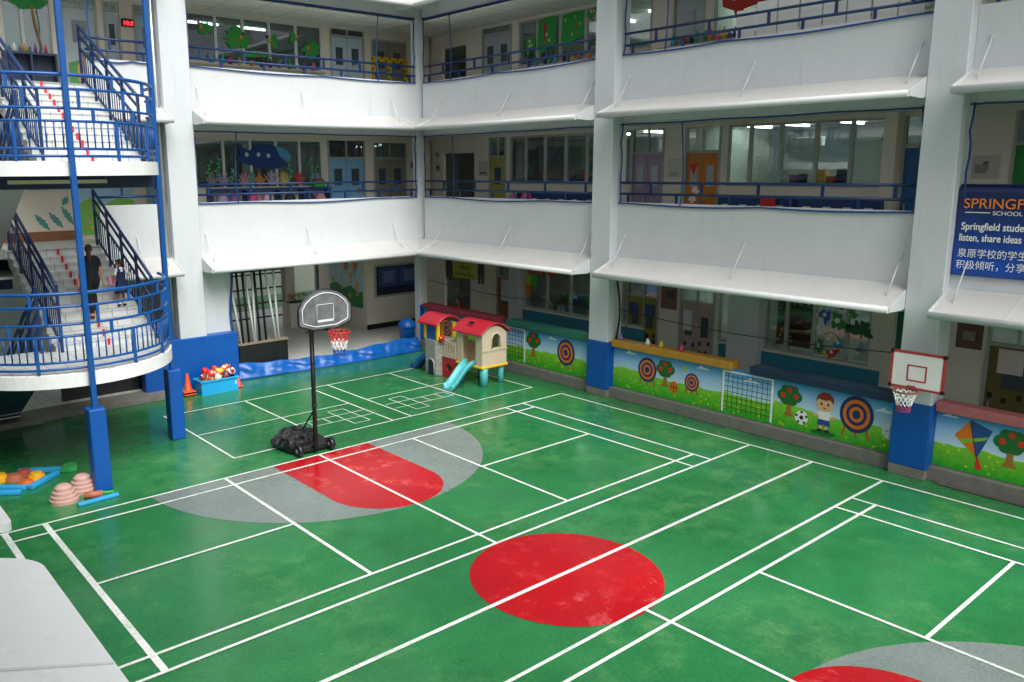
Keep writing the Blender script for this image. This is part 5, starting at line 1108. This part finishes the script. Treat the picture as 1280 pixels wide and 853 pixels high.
for (a, z, r, c, lb) in [(-6.95, 2.5, .24, '#1f5a3c', 'dark green paper tree in'), (-6.85, 3.1, .09, '#b83a34', 'round red paper ball at the top of'), (-6.8, 1.9, .13, '#c9ccca', 'pale paper house at the bottom of'), (-7.0, 2.0, .1, '#8aa0b0', 'grey blue paper cloud low in'), (-6.75, 2.85, .1, '#4a8a4a', 'green paper frond high in')]:
    o = MB(); o.art(FR, blob(rnd, a, z, r, 12, 1, .7), DP, ink(c)); one(o, 'paper_picture', None, lb+' the right hand ground floor window pane', 'window picture', 'paper pictures in the ground floor window')
# ground floor hanging cloth banner with two figures (far bay)
yb = thing('cloth_banner', FR.p(6.6, .9, 2.6), 'dull yellow cloth banner with green marks hanging above the red ledge', 'banner')
o = MB(); o.fbox(FR, 5.95, 7.25, .9, .915, 2.62, 3.4); o.build('yellow_cloth', mat('dull_yellow_cloth', '#a39a2c', .8, .15), yb)
o = MB()
for k in range(9): o.fbox(FR, 6.1+k*.12, 6.18+k*.12, .894, .899, 2.7, 2.78+.04*(k % 3))
o.build('green_marks', ink('#3f6a2c'), yb); o = MB()
for k in range(5): o.fbox(FR, 6.3+k*.12, 6.38+k*.12, .894, .899, 2.95, 3.05+.03*(k % 2))
o.build('green_marks', ink('#3f6a2c'), yb)
for a in (7.5, 5.7):
    o = MB(); o.art(FR, [(a-.16, 3.35), (a+.16, 3.35), (a+.19, 2.95), (a+.15, 2.5), (a+.04, 2.5), (a, 2.85), (a-.04, 2.5), (a-.15, 2.5), (a-.19, 2.95)], .9, ink('#3a2a30')); o.disc(FR, a, 3.45, .11, .11, .896, K_SKIN, 12); o.build('cloth_figure', None, yb)
# wall clocks and fan inside
for a, z, lb in ((-7.0, 7.2, 'round wall clock seen through the window near the blue door'), (-.35, 7.2, 'round wall clock above the mauve door')):
    o = MB(); o.disc(FR, a, z, .2, .2, DW+.6, M_BLK, 20, .03); o.disc(FR, a, z, .165, .165, DW+.569, M_CARD, 20); one(o, 'wall_clock', None, lb, 'clock')
# classroom furniture glimpsed through the first floor glass
def shelf_in(a0, a1, d, zf, label, seed):
    t = thing('classroom_shelf', FR.p((a0+a1)/2, d, zf), label, 'shelf'); r_ = random.Random(seed)
    o = MB(); o.fbox(FR, a0, a1, d, d+.35, zf, zf+1.5); o.build('shelf_body', mat('dark_shelf', '#4a4640', .6, .15), t)
    for k in range(int((a1-a0)/.28)):
        a = a0+.05+k*.28; c = r_.choice(['#c84a3a', '#2f6aa8', '#d8a832', '#3a8a5a', '#7a4a8a', '#d8d4cc', '#1f2a44']); o = MB(); o.fbox(FR, a, a+.22, d+.05, d+.3, zf+1.502, zf+1.7+r_.uniform(0, .25)); o.build('box', ink(c), t)
    o = MB(); 
    for k in range(int((a1-a0)/.2)): a = a0+.04+k*.2; o.fbox(FR, a, a+.15, d-.012, d-.002, zf+1.1, zf+1.4, ink(r_.choice(['#c84a3a', '#2f6aa8', '#d8a832', '#3a8a5a', '#d8d4cc'])))
    o.build('book_row', None, t)
shelf_in(-5.0, -3.2, DW+2.6, F1, 'dark classroom shelf with red and blue boxes behind the window', 2); shelf_in(3.2, 5.4, DW+2.4, F1, 'dark classroom shelf seen through the far bay window', 3); shelf_in(-7.0, -6.3, DW+1.4, F1, 'low dark classroom shelf near the blue door', 4)
shelf_in(2.2, 5.0, DW+1.5, F0, 'ground floor classroom shelf behind the orange sheets', 5)
o = MB(); o.ball(FR.p(4.2, DW+2.5, 6.55), .32, ink('#d9a422'), 14, 8, (.2, 1, 1)); o.ball(FR.p(4.2, DW+2.46, 6.55), .2, ink('#2a6ab0'), 14, 8, (.2, 1, 1)); one(o, 'toy_arch', None, 'yellow and blue toy arch on the shelf behind the far bay window', 'toy')
o = MB(); o.fbox(FR, -4.45, -3.7, DW+2.2, DW+2.45, 7.05, 7.32); one(o, 'air_conditioner', M_CARD, 'white air conditioner inside the middle first floor classroom', 'air conditioner', None, .03)

# ---- upper stair bay: clock, cabinet, murals ------------------------------------------------------
ck = thing('digital_clock', FB.p(-.02, DW-.05, 10.78), 'black digital wall clock with red numerals near the upper stair', 'clock')
o = MB(); o.fbox(FB, -.26, .09, DW-.07, DW-.004, 10.76, 10.98); o.build('clock_case', M_BLK, ck)
o = MB(); text_mesh(o, '10:3', FB, -.23, 10.80, .17, mat('red_led', '#ff2a30', .5, 0, emit=1.6), DW-.073, .27, bold=.004); o.build('red_digits', None, ck)
cb = thing('low_cabinet', FB.p(-3.0, DW-.3, F2), 'dark open cabinet with bottles on top beside the upper stair', 'cabinet')
o = MB(); o.fbox(FB, -3.6, -2.25, DW-.45, DW-.03, F2, F2+.06); o.fbox(FB, -3.6, -2.25, DW-.45, DW-.03, 9.7, 9.76); o.fbox(FB, -3.6, -3.54, DW-.45, DW-.03, F2+.06, 9.7); o.fbox(FB, -2.31, -2.25, DW-.45, DW-.03, F2+.06, 9.7); o.fbox(FB, -3.54, -2.31, DW-.08, DW-.031, F2+.06, 9.7); o.fbox(FB, -2.95, -2.9, DW-.44, DW-.081, F2+.06, 9.7); o.build('cabinet_body', mat('cabinet_dark_blue', '#27344f', .5, .1), cb)
for i, (nm, c) in enumerate((('clear white', '#d8dcdc'), ('amber', '#c98a22'), ('violet', '#6a4a86'), ('magenta', '#a83a6a'))):
    o = MB(); o.lathe([(.045, 0), (.045, .15), (.02, .2), (.02, .25), (.004, .252)], FB.p(-3.3+.27*i, DW-.25, 9.762), ink(c), 10); one(o, 'bottle', None, f'{nm} bottle standing on the dark cabinet by the upper stair', 'bottle', 'bottles on the dark cabinet')
o = MB(); o.fbox(FB, -3.45, -2.3, DW+.10, DW+.14, 9.8, 10.9); one(o, 'white_blind', M_CARD, 'white blind behind the window by the upper stair', 'blind')
o = MB(); o.art(FB, blob(rnd, -2.75, 11.2, .22, 16, 2.2, .3), DP, ink('#1f8a3c')); o.art(FB, [(-2.72, 11.1), (-2.68, 11.1), (-2.6, 10.5), (-2.5, 9.9), (-2.54, 9.9), (-2.66, 10.5)], DP-.004, K_BR); one(o, 'paper_tree', None, 'green paper tree with brown trunk on the window by the upper stair', 'window picture')
dp = MB(); dp.art(FB, [(-1.85, 8.85), (-1.06, 8.85), (-1.06, 9.7), (-1.3, 9.95), (-1.5, 9.7), (-1.85, 9.6)], DW-.005, ink('#5a9a5a')); dp.art(FB, [(-1.6, 9.1), (-1.3, 9.0), (-1.2, 9.6), (-1.4, 9.9), (-1.62, 9.5)], DW-.009, ink('#d8a45a')); one(dp, 'door_mural', None, 'green and tan painted picture on the pale door by the upper stair', 'painting')
# first floor stair bay wall with leaf painting and meadow panel
wall_with_openings(FB, back, -9.1, -.2, F1, CE[1], DW, [(-3.3, -2.15, 5.95, 7.2)], M_BEIGE)
wb_ = MB()
for k in range(9): a = -3.26+k*.13; wb_.fbox(FB, a, a+.03, DW+.02, DW+.06, 5.95, 7.2)
wb_.fbox(FB, -3.32, -2.13, DW-.02, DW+.0, 5.9, 5.97); wb_.build('white_window_bars', M_AWNE, back)
o = MB(); o.fbox(FB, -4.3, -2.05, DW-.05, DW-.004, F1, 4.78); o.build('brown_skirting', mat('brown_skirting_paint', '#8a5a3c', .6, .15), back)
for i, (a, z, L, tl, lb) in enumerate([(-2.98, 5.05, .62, .66, 'leftmost teal painted leaf on the stair wall'), (-2.6, 5.1, .6, .66, 'middle teal painted leaf on the stair wall'), (-2.27, 5.22, .66, .5, 'long teal painted leaf beside the blue pole'), (-2.3, 5.65, .3, -.6, 'curled teal painted frond near the window bars')]):
    o = MB(); P = []
    for k in range(13):
        t = k/12; w_ = .085*sin(pi*t)*(1+.3*sin(k*2.4)); P.append((t, w_))
    ctr = lambda t: (a-L*.5*sin(tl)+L*sin(tl)*t, z+L*.5*cos(tl)-L*cos(tl)*t); pts = []
    for t, w_ in P: x, y = ctr(t); pts.append((x+w_*cos(tl), y+w_*sin(tl)))
    for t, w_ in P[::-1]: x, y = ctr(t); pts.append((x-w_*cos(tl), y-w_*sin(tl)))
    o.art(FB, pts, DW-.005, ink('#4f9a90')); one(o, 'painted_leaf', None, lb, 'painting', 'teal leaves painted on the stair wall')
mp = thing('meadow_panel', FB.p(-1.1, DW-.02, 4.7), 'pale blue and green painted meadow panel at the head of the lower stair', 'painting')
o = MB(); o.fbox(FB, -1.98, -.3, DW-.02, DW-.003, 4.62, 7.0); o.build('painted_sky', mat('painted_pale_sky', '#a9cfe6', .6, .12), mp)
o = MB(); o.art(FB, [(-1.97, 4.63), (-.31, 4.63), (-.31, 5.6), (-.7, 5.75), (-1.2, 5.5), (-1.6, 5.72), (-1.97, 5.55)], DW-.021, ink('#86c35a')); o.art(FB, [(-1.4, 4.64), (-.8, 4.64), (-.9, 5.1), (-.6, 5.45), (-.95, 5.48), (-1.2, 5.05)], DW-.024, ink('#9fc9de')); o.build('painted_meadow', None, mp)
for k in range(12):
    o = MB(); a, z = rnd.uniform(-1.9, -.4), rnd.uniform(4.7, 5.1); o.disc(FB, a, z, .05, .05, DW-.028-.0002*k, ink(rnd.choice(['#d8483c', '#e8c43a', '#e890a8', '#f0ece4'])), 8); o.build('painted_flower', None, mp)
poster(FB, -4.75, -3.95, 3.2, 3.98, 2.3, ['#1f2f63', '#2a3c78'], 'navy poster with pale lines on the wall under the stair')

# ---- people -----------------------------------------------------------------------------------------
SKIN = mat('skin_light', '#c98f72', .5, .06, 8); SKIN2 = mat('skin_tan', '#a9714f', .5, .06, 8); HAIRB = mat('brown_hair', '#4a2a18', .5, .3, 30); HAIRK = mat('black_hair', '#15110f', .4, .3, 30)
TEE = mat('black_tee', '#151b28', .8, .15, 9); TRO = mat('black_trousers', '#101114', .8, .15, 9); NAVYC = mat('navy_pinafore', '#1c2a4f', .8, .12, 9); BLOUSE = mat('white_blouse', '#e6e8ea', .8, .06, 9); SHOE = mat('black_shoe', '#141414', .4, .1); SOCK = mat('white_sock', '#e4e4e2', .8, .05)
def skin_mesh(verts, edges, roots, levels=2):
    names = list(verts); me = bpy.data.meshes.new('sk'); me.from_pydata([verts[n][0] for n in names], [(names.index(a), names.index(b)) for a, b in edges], [])
    ob = bpy.data.objects.new('sk', me); C.objects.link(ob); md = ob.modifiers.new('s', 'SKIN'); md.use_smooth_shade = True
    for i, n in enumerate(names):
        d = me.skin_vertices[0].data[i]; r = verts[n][1]; d.radius = r if isinstance(r, tuple) else (r, r); d.use_root = n in roots
    sb = ob.modifiers.new('u', 'SUBSURF'); sb.levels = levels; sb.render_levels = levels
    dg = bpy.context.evaluated_depsgraph_get(); res = bpy.data.meshes.new_from_object(ob.evaluated_get(dg)); bpy.data.objects.remove(ob); return res
def hand(V, Ed, rt, side, w_, d, pn, s, curl=.5):
    # palm + five fingers: w_ wrist point, d forearm direction, pn palm normal
    d = d.normalized(); sd_ = d.cross(pn).normalized()
    V[side+'palm'] = (w_+d*.055*s, (.036*s, .02*s)); Ed.append((side+'wrist', side+'palm')); V[side+'knuck'] = (w_+d*.095*s, (.038*s, .018*s)); Ed.append((side+'palm', side+'knuck'))
    for k, (o_, L) in enumerate(((-.030, .062), (-.010, .074), (.010, .078), (.030, .070))):
        b0 = w_+d*.085*s+sd_*o_*s; b1 = b0+d*L*.55*s+pn*.01*s*curl; b2 = b1+(d*.7+pn*curl).normalized()*L*.55*s
        for j, p in enumerate((b0, b1, b2)): V[f'{side}f{k}{j}'] = (p, .0095*s*(1-.12*j))
        Ed += [(f'{side}f{k}0', f'{side}f{k}1'), (f'{side}f{k}1', f'{side}f{k}2')]; rt.append(f'{side}f{k}0')
    b0 = w_+d*.035*s+sd_*.03*s; b1 = b0+(d*.5+sd_*.75).normalized()*.04*s; b2 = b1+(d*.85+sd_*.2+pn*.3).normalized()*.035*s
    for j, p in enumerate((b0, b1, b2)): V[f'{side}t{j}'] = (p, .011*s*(1-.12*j))
    Ed += [(side+'t0', side+'t1'), (side+'t1', side+'t2')]; rt.append(side+'t0')
def person(label, base, s, fac, lhand, rhand, lfoot, rfoot, head_turn, hair, regions, skin, bulk=1.0, hsc=1.0, group=None, extra=None, lel=None, rel=None):
    """base: point under the pelvis on the floor; s: height / 1.7; fac: facing angle; hands and feet: world points."""
    F_ = Vector((cos(fac), sin(fac), 0)); Rt = Vector((sin(fac), -cos(fac), 0)); U_ = Vector((0, 0, 1)); B = Vector(base)
    q = lambda r, f_, z: B+(Rt*r+F_*f_+U_*z)*s
    V = {'pelvis': (q(0, 0, .93), (.155*s*bulk, .115*s*bulk)), 'waist': (q(0, .01, 1.08), (.125*s*bulk*1.04, .095*s*bulk)), 'chest': (q(0, .01, 1.27), (.15*s*bulk, .11*s*bulk)), 'upper': (q(0, 0, 1.38), (.11*s, .085*s)), 'neck': (q(0, .0, 1.45), .05*s), 'neck2': (q(0, .015, 1.50), .047*s), 'jaw': (q(0, .03, 1.545), (.062*s, .07*s)), 'head': (q(0, .025, 1.60), (.078*s, .092*s)), 'crown': (q(0, .015, 1.66), (.06*s, .075*s))}
    Ed = [('pelvis', 'waist'), ('waist', 'chest'), ('chest', 'upper'), ('upper', 'neck'), ('neck', 'neck2'), ('neck2', 'jaw'), ('jaw', 'head'), ('head', 'crown')]; rts = ['pelvis']
    for side, sg, hp_, el in (('L', -1, lhand, lel), ('R', 1, rhand, rel)):
        sh = q(sg*.165, 0, 1.385); hp_ = Vector(hp_); V[side+'shoulder'] = (sh, .058*s)
        if el is None:
            mid = (sh+hp_)/2; L = (hp_-sh).length; bend = math.sqrt(max(0, (.275*s)**2-(L/2)**2)) if L < .55*s else 0; elp = mid-F_*bend*.8-U_*bend*.4+Rt*sg*bend*.3
        else: elp = Vector(el)
        V[side+'elbow'] = (elp, .041*s); V[side+'fore'] = (elp+(hp_-elp)*.3, .038*s); V[side+'wrist'] = (hp_, .025*s); Ed += [('upper', side+'shoulder'), (side+'shoulder', side+'elbow'), (side+'elbow', side+'fore'), (side+'fore', side+'wrist')]
        hand(V, Ed, rts, side, hp_, hp_-elp, (-Rt*sg), s)
    for side, sg, ft in (('L', -1, lfoot), ('R', 1, rfoot)):
        ft = Vector(ft); hipp = q(sg*.088, 0, .86); an = ft+U_*.085*s; mid = (hipp+an)/2; L = (an-hipp).length; bend = math.sqrt(max(.0001, (.405*s)**2-(L/2)**2)); kn = mid+F_*bend
        V[side+'hip'] = (hipp, .098*s*bulk); V[side+'thigh'] = (hipp+(kn-hipp)*.5, .08*s*bulk); V[side+'knee'] = (kn, .058*s); V[side+'calf'] = (kn+(an-kn)*.35-F_*.012*s, .056*s); V[side+'ankle'] = (an, .038*s); V[side+'heel'] = (ft+U_*.04*s-F_*.03*s, .038*s); V[side+'toe'] = (ft+U_*.03*s+F_*.14*s, (.04*s, .028*s))
        Ed += [('pelvis', side+'hip'), (side+'hip', side+'thigh'), (side+'thigh', side+'knee'), (side+'knee', side+'calf'), (side+'calf', side+'ankle'), (side+'ankle', side+'heel'), (side+'ankle', side+'toe')]
    me = skin_mesh(V, Ed, rts)
    root = thing('person', B, label, 'person', group)
    bm = bmesh.new(); bm.from_mesh(me); bpy.data.meshes.remove(me)
    hd = V['head'][0]; hf = Vector((cos(fac+head_turn), sin(fac+head_turn), 0)); hr = Vector((sin(fac+head_turn), -cos(fac+head_turn), 0))
    # head shaped as an ellipsoid joined over the neck, with nose, ears, eyes and mouth
    mb = MB(); mb.bm.free(); mb.bm = bm; mb.mats = [skin]
    hs_ = s*hsc
    def hp3(r, f_, u): return hd+(hr*r+hf*f_+U_*u)*hs_
    def ell(c, rx, ry, rz, m, n=16, k=11):
        rows = []
        for i in range(k+1):
            t = pi*i/k; rows.append([bm.verts.new(c+hr*rx*sin(t)*cos(2*pi*j/n)+hf*ry*sin(t)*sin(2*pi*j/n)+U_*rz*cos(t)) for j in range(n)] if 0 < i < k else [bm.verts.new(c+U_*rz*cos(t))])
        for A, B_ in zip(rows, rows[1:]):
            for j in range(n):
                P = [A[0], B_[j], B_[(j+1) % n]] if len(A) == 1 else [A[(j+1) % n], A[j], B_[0]] if len(B_) == 1 else [A[(j+1) % n], A[j], B_[j], B_[(j+1) % n]]
                mb.face(P, m, True)
    ell(hp3(0, .0, .01), .076*hs_, .096*hs_, .115*hs_, skin); ell(hp3(0, .095, -.012), .014*hs_, .02*hs_, .022*hs_, skin, 8, 6)
    for sg in (-1, 1): ell(hp3(sg*.076, -.005, -.005), .01*hs_, .022*hs_, .032*hs_, skin, 8, 6); ell(hp3(sg*.032, .082, .018), .013*hs_, .008*hs_, .008*hs_, M_BLK, 8, 5)
    ell(hp3(0, .085, -.052), .024*hs_, .007*hs_, .007*hs_, mat('lip', '#8a4a44', .5, 0), 8, 5)
    for f_ in bm.faces: f_.smooth = True
    src = bm.copy()
    body = mb.build('body', skin, root)
    reg2 = []
    for nm, m, pred, off in regions:
        if nm in ('shoe', 'sock'): reg2 += [(nm, m, (lambda l, c, p=pred: p(l, c) and l[0] < 0), off), (nm, m, (lambda l, c, p=pred: p(l, c) and l[0] >= 0), off)]
        else: reg2.append((nm, m, pred, off))
    for nm, m, pred, off in reg2:
        cb_ = src.copy(); dl = [f_ for f_ in cb_.faces if not pred(((f_.calc_center_median()-B).dot(Rt)/s, (f_.calc_center_median()-B).dot(F_)/s, (f_.calc_center_median()-B).z/s), f_.calc_center_median())]
        bmesh.ops.delete(cb_, geom=dl, context='FACES'); cb_.normal_update(); 
        mv = [(v, v.normal.copy()) for v in cb_.verts]
        for v, n_ in mv: v.co += n_*off*s
        x = MB(); x.bm.free(); x.bm = cb_; x.mats = []
        for f_ in cb_.faces: f_.material_index = 0
        ob = x.build(nm, m, root); sd2 = ob.modifiers.new('thick', 'SOLIDIFY'); sd2.thickness = .006*s; sd2.offset = -1
    src.free()
    hair(root, hp3, ell_maker(hr, hf, U_), hs_)
    if extra: extra(root, q, hp3)
    return root
def ell_maker(hr, hf, U_):
    def ell(mb, c, rx, ry, rz, n=18, k=12, jit=0, cut=None, rn=None):
        bm = mb.bm; rows = []
        for i in range(k+1):
            t = pi*i/k
            def P(j):
                g_ = 1+(rn.uniform(-jit, jit) if rn else 0); return bm.verts.new(c+(hr*rx*sin(t)*cos(2*pi*j/n)+hf*ry*sin(t)*sin(2*pi*j/n)+U_*rz*cos(t))*g_)
            rows.append([P(j) for j in range(n)] if 0 < i < k else [bm.verts.new(c+U_*rz*cos(t))])
        for A, B_ in zip(rows, rows[1:]):
            for j in range(n):
                Q = [A[0], B_[j], B_[(j+1) % n]] if len(A) == 1 else [A[(j+1) % n], A[j], B_[0]] if len(B_) == 1 else [A[(j+1) % n], A[j], B_[j], B_[(j+1) % n]]
                f_ = mb.face(Q, None, True)
    return ell
def hair_pony(root, hp3, ell, s):
    rn = random.Random(2); o = MB(); ell(o, hp3(0, -.022, .04), .088*s, .096*s, .098*s, jit=.03, rn=rn); o.tube([hp3(0, -.10, .04), hp3(0, -.145, .0), hp3(.0, -.15, -.10), hp3(.01, -.135, -.22), hp3(.015, -.13, -.30)], [.032*s, .046*s, .052*s, .04*s, .012*s], None, 10); o.build('hair', HAIRB, root)
    o = MB(); o.tube([hp3(.08*cos(a), .0+.098*sin(a), -.04) for a in [pi*i/8 for i in range(9)]], .012*s, None, 6); o.build('face_mask_strap', M_CARD, root)
def hair_bob(root, hp3, ell, s):
    rn = random.Random(3); o = MB(); ell(o, hp3(0, -.024, .022), .092*s, .098*s, .118*s, jit=.025, rn=rn); o.build('hair', HAIRK, root)
    o = MB(); ell(o, hp3(0, .052, .088), .066*s, .045*s, .032*s); o.build('fringe', HAIRK, root)
def hair_short(root, hp3, ell, s):
    rn = random.Random(4); o = MB(); ell(o, hp3(0, -.02, .04), .084*s, .094*s, .092*s, jit=.02, rn=rn); o.build('hair', HAIRK, root)
step_z = lambda i: LZ[1]+(F1-LZ[1])/12*(i+1)
wb0 = (-3.33, 4.70, step_z(2)+.06); ws = 1.70/1.70
person('woman in black T-shirt and trousers with brown ponytail climbing the stair', wb0, ws, R(88), (-3.64, 4.72, step_z(2)+.84), (-3.05, 4.74, step_z(2)+.86), (-3.42, 4.52, step_z(2)), (-3.24, 4.86, step_z(3)), -.35, hair_pony,
    [('t_shirt', TEE, lambda l, c: .86 < l[2] < 1.455 and (abs(l[0]) < .19 or (l[2] > 1.2 and abs(l[0]) < .30)), .016), ('trousers', TRO, lambda l, c: l[2] < .98 and abs(l[0]) < .2 and l[2] > .10-(.0 if l[1] < .1 else 0), .014), ('shoe', SHOE, lambda l, c: (l[0] < 0 and l[2] < .035) or (l[0] >= 0 and l[2] < .205 and l[1] > -.05), .008)], SKIN, bulk=1.16)
gs = 1.15/1.70; gb = (-2.56, 4.98, step_z(3)+.0)
def girl_extra(root, q, hp3):
    o = MB(); n = 24; rows = []
    for z, r in ((1.10, .135), (1.02, .15), (.85, .19), (.68, .235), (.52, .27)): rows.append([o.bm.verts.new(q((r+.012*(sin(9*2*pi*j/n)) * (1.1-z)*2)*cos(2*pi*j/n), (r*.8+.012*(sin(9*2*pi*j/n))*(1.1-z)*2)*sin(2*pi*j/n), z)) for j in range(n)])
    for A, B_ in zip(rows, rows[1:]):
        for j in range(n): o.face([A[j], A[(j+1) % n], B_[(j+1) % n], B_[j]], None, True)
    k = o.build('pinafore_skirt', NAVYC, root); sd2 = k.modifiers.new('thick', 'SOLIDIFY'); sd2.thickness = .006
person('young girl in white blouse and navy pinafore with black bob hair on the stair', gb, gs, R(100), (-2.74, 5.05, step_z(3)+.60), (-2.27, 5.10, step_z(3)+.92), (-2.63, 4.98, step_z(3)), (-2.49, 5.0, step_z(3)), 1.15, hair_bob,
    [('blouse', BLOUSE, lambda l, c: 1.0 < l[2] < 1.47 and abs(l[0]) < .34 and (abs(l[0]) < .2 or l[2] > 1.2), .012), ('pinafore', NAVYC, lambda l, c: .8 < l[2] < 1.30 and abs(l[0]) < .15 or (1.29 < l[2] < 1.46 and .06 < abs(l[0]) < .12), .024), ('sock', SOCK, lambda l, c: .05 < l[2] < .2 and l[1] < .08, .006), ('shoe', SHOE, lambda l, c: l[2] < .11, .01)], SKIN2, bulk=1.16, hsc=1.22, extra=girl_extra, rel=(-2.36, 5.0, step_z(3)+.78))
o = MB(); o.rbox((-2.76, 5.06, step_z(3)+.66), (1, .1, 0), .075, .025, .11); one(o, 'book', mat('pink_cover', '#d88ab4', .5, .08), 'pink book held in the girl\'s left arm', 'book', None, .006)
person('dark haired adult in black top and orange vest standing behind the red ledge', (10.0, 6.95, F0), 1.0, R(185), (9.72, 7.12, 1.25), (9.72, 6.78, 1.25), (9.98, 7.05, F0), (9.98, 6.85, F0), .2, hair_short,
    [('black_top', TEE, lambda l, c: .9 < l[2] < 1.455 and (abs(l[0]) < .2 or l[2] > 1.05), .012), ('orange_vest', mat('orange_vest_cloth', '#d8571e', .7, .1), lambda l, c: .95 < l[2] < 1.44 and .05 < abs(l[0]) < .155, .026), ('trousers', TRO, lambda l, c: .08 < l[2] < .99 and abs(l[0]) < .2, .014), ('shoe', SHOE, lambda l, c: l[2] < .085, .01)], SKIN2)

# ---- small extras -------------------------------------------------------------------------------------
for z in (LZ[2],):
    o = MB(); o.box(-6.62, -2.1, SY-.05, SY+.15, z-.56, z-.285); o.build('landing_beam', mat('dark_navy_beam', '#0b2244', .5, .1), st)
    o = MB(); o.box(-5.2, -3.2, SY-.12, SY-.052, z-.45, z-.37); o.build('light_fitting', mat('unlit_tube', '#c8c6a0', .5, .05), st)
bd_ = thing('card_border', FB.p(9.4, DW-.06, 9.9), 'yellow and red card border round the brown top floor corner door', 'decoration')
for (a0, a1, z0, z1) in ((8.66, 8.86, 9.7, 10.6), (10.12, 10.32, 9.7, 10.6), (8.87, 10.11, 10.42, 10.6), (9.38, 9.56, 9.7, 10.41)):
    o = MB(); o.fbox(FB, a0, a1, DW-.06, DW-.05, z0, z1, ink('#d9b81f'))
    n = max(3, int(max(a1-a0, z1-z0)/.16))
    for k in range(n):
        if a1-a0 > z1-z0: p_, q_ = a0+(k+.5)*(a1-a0)/n, (z0+z1)/2+(.05 if k % 2 else -.05)
        else: p_, q_ = (a0+a1)/2+(.05 if k % 2 else -.05), z0+(k+.5)*(z1-z0)/n
        o.fbox(FB, p_-.035, p_+.035, DW-.065, DW-.061, q_-.04, q_+.04, ink('#a8242c' if k % 2 else '#2a1c1c'))
    o.build('yellow_card_strip', None, bd_)
def stickers(a0, a1, z0, z1, n, col, seed, label, shape='spots'):
    r_ = random.Random(seed); t = thing('door_stickers' if False else 'sticker_sheet', FR.p((a0+a1)/2, DW, z0), label, 'door sticker', 'sticker sheets on the ground floor doors')
    nx = 4
    for k in range(n):
        o = MB()
        a = a0+(a1-a0)*((k % nx)+.5+r_.uniform(-.25, .25))/nx; z = z0+(z1-z0)*((k//nx)+.5+r_.uniform(-.25, .25))/max(1, n//nx)
        o.disc(FR, a, z, .055, .06, DW+.017, ink(col), 10); 
        for j in range(3): o.disc(FR, a+.06*cos(1+j*.6), z+.065*sin(1+j*.6), .02, .022, DW+.0165, ink(col), 6)
        o.build('paw_print', None, t)
stickers(-.78, .34, .5, 1.5, 16, '#2a2620', 1, 'dark paw print stickers on the olive yellow ground floor door'); stickers(-2.74, -1.66, .5, 1.5, 16, '#4a2430', 2, 'plum paw print stickers on the dusty pink ground floor door'); stickers(-10.89, -9.81, .6, 1.55, 12, '#1d1a16', 3, 'black paw print stickers on the brown ground floor door')
for a0, a1, z0, z1, c, lb in ((.28, -.05, 1.95, 2.35, '#2c4a7a', 'navy blue picture on the left leaf of the olive door'), (-.35, -.68, 1.95, 2.35, '#31518a', 'navy blue picture on the right leaf of the olive door'), (-1.75, -2.05, 1.75, 2.35, '#d5d9d6', 'white sheet on the left leaf of the pink door'), (5.85, 6.25, 1.7, 2.5, '#d0d4d2', 'white sheet on the brown framed door'), (-10.0, -10.5, 1.95, 2.5, '#d8c8c4', 'pale sheet with red marks on the brown paw print door')):
    o = MB(); o.fbox(FR, a0, a1, DW-.004, DW+.007, z0, z1); one(o, 'paper_sheet', ink(c), lb, 'paper sheet')
for i, (z, x) in enumerate(((5.6, 0), (5.35, .1), (5.1, -.05), (5.85, .05), (4.9, .1))):
    o = MB(); a = -1.85-.12*(i % 2)+x*.5; o.art(FR, blob(rnd, a, z, .11, 16, 1, .5), DW+.012, K_WH); one(o, 'paper_figure', None, ['white paper figure in the middle of the orange door', 'white paper figure second from the bottom of the orange door', 'white paper figure low on the orange door', 'highest white paper figure on the orange door', 'lowest white paper figure on the orange door'][i], 'door decoration', 'white paper figures on the orange door')
o = MB(); o.art(FR, [(-1.72, 6.6), (-2.0, 6.6), (-1.86, 6.25)], DW+.004, K_RED); one(o, 'paper_pennant', None, 'small red paper pennant on the pane of the orange door', 'door decoration')
for i, (a, z, c, lb) in enumerate(((7.2, 5.05, '#d8702c', 'orange spot on the lower light blue door'), (7.9, 5.3, '#2c3440', 'dark mark on the right leaf of the light blue door'), (8.0, 5.75, '#c86a2c', 'round orange face high on the right leaf of the light blue door'))):
    o = MB(); o.disc(FB, a, z, .11, .1, DW+.012, ink(c), 14); one(o, 'door_sticker', None, lb, 'door decoration')
o = MB(); V = [[o.bm.verts.new(FR.p(-7.82-.5*i/10, DW-.03-.03*sin(i*1.5+j*.2), 2.1+1.2*j/6)) for j in range(7)] for i in range(11)]
for i in range(10):
    for j in range(6): o.face([V[i][j], V[i+1][j], V[i+1][j+1], V[i][j+1]], None, True)
gc = one(o, 'hanging_cloth', mat('dark_teal_cloth', '#1f6a58', .8, .15), 'dark teal green cloth hanging in the doorway beside the wall hoop column', 'cloth'); gc.modifiers.new('thick', 'SOLIDIFY').thickness = .006
# toys and oddments on the yellow ledge
for i, (a, c, lb) in enumerate(((-2.3, '#dfe4e4', 'small white toy on the golden yellow ledge'), (-2.75, '#d8b83a', 'small yellow toy on the golden yellow ledge'), (-3.4, '#c8406a', 'small pink toy on the golden yellow ledge'), (-1.35, '#8a7ab8', 'small lilac cup at the left end of the golden yellow ledge'))):
    o = MB(); o.lathe([(.06, 0), (.07, .06), (.05, .1), (.035, .16), (.005, .18)], FR.p(a, -.02, 1.70), ink(c), 12); one(o, 'small_toy', None, lb, 'toy')
#@@MORE@@
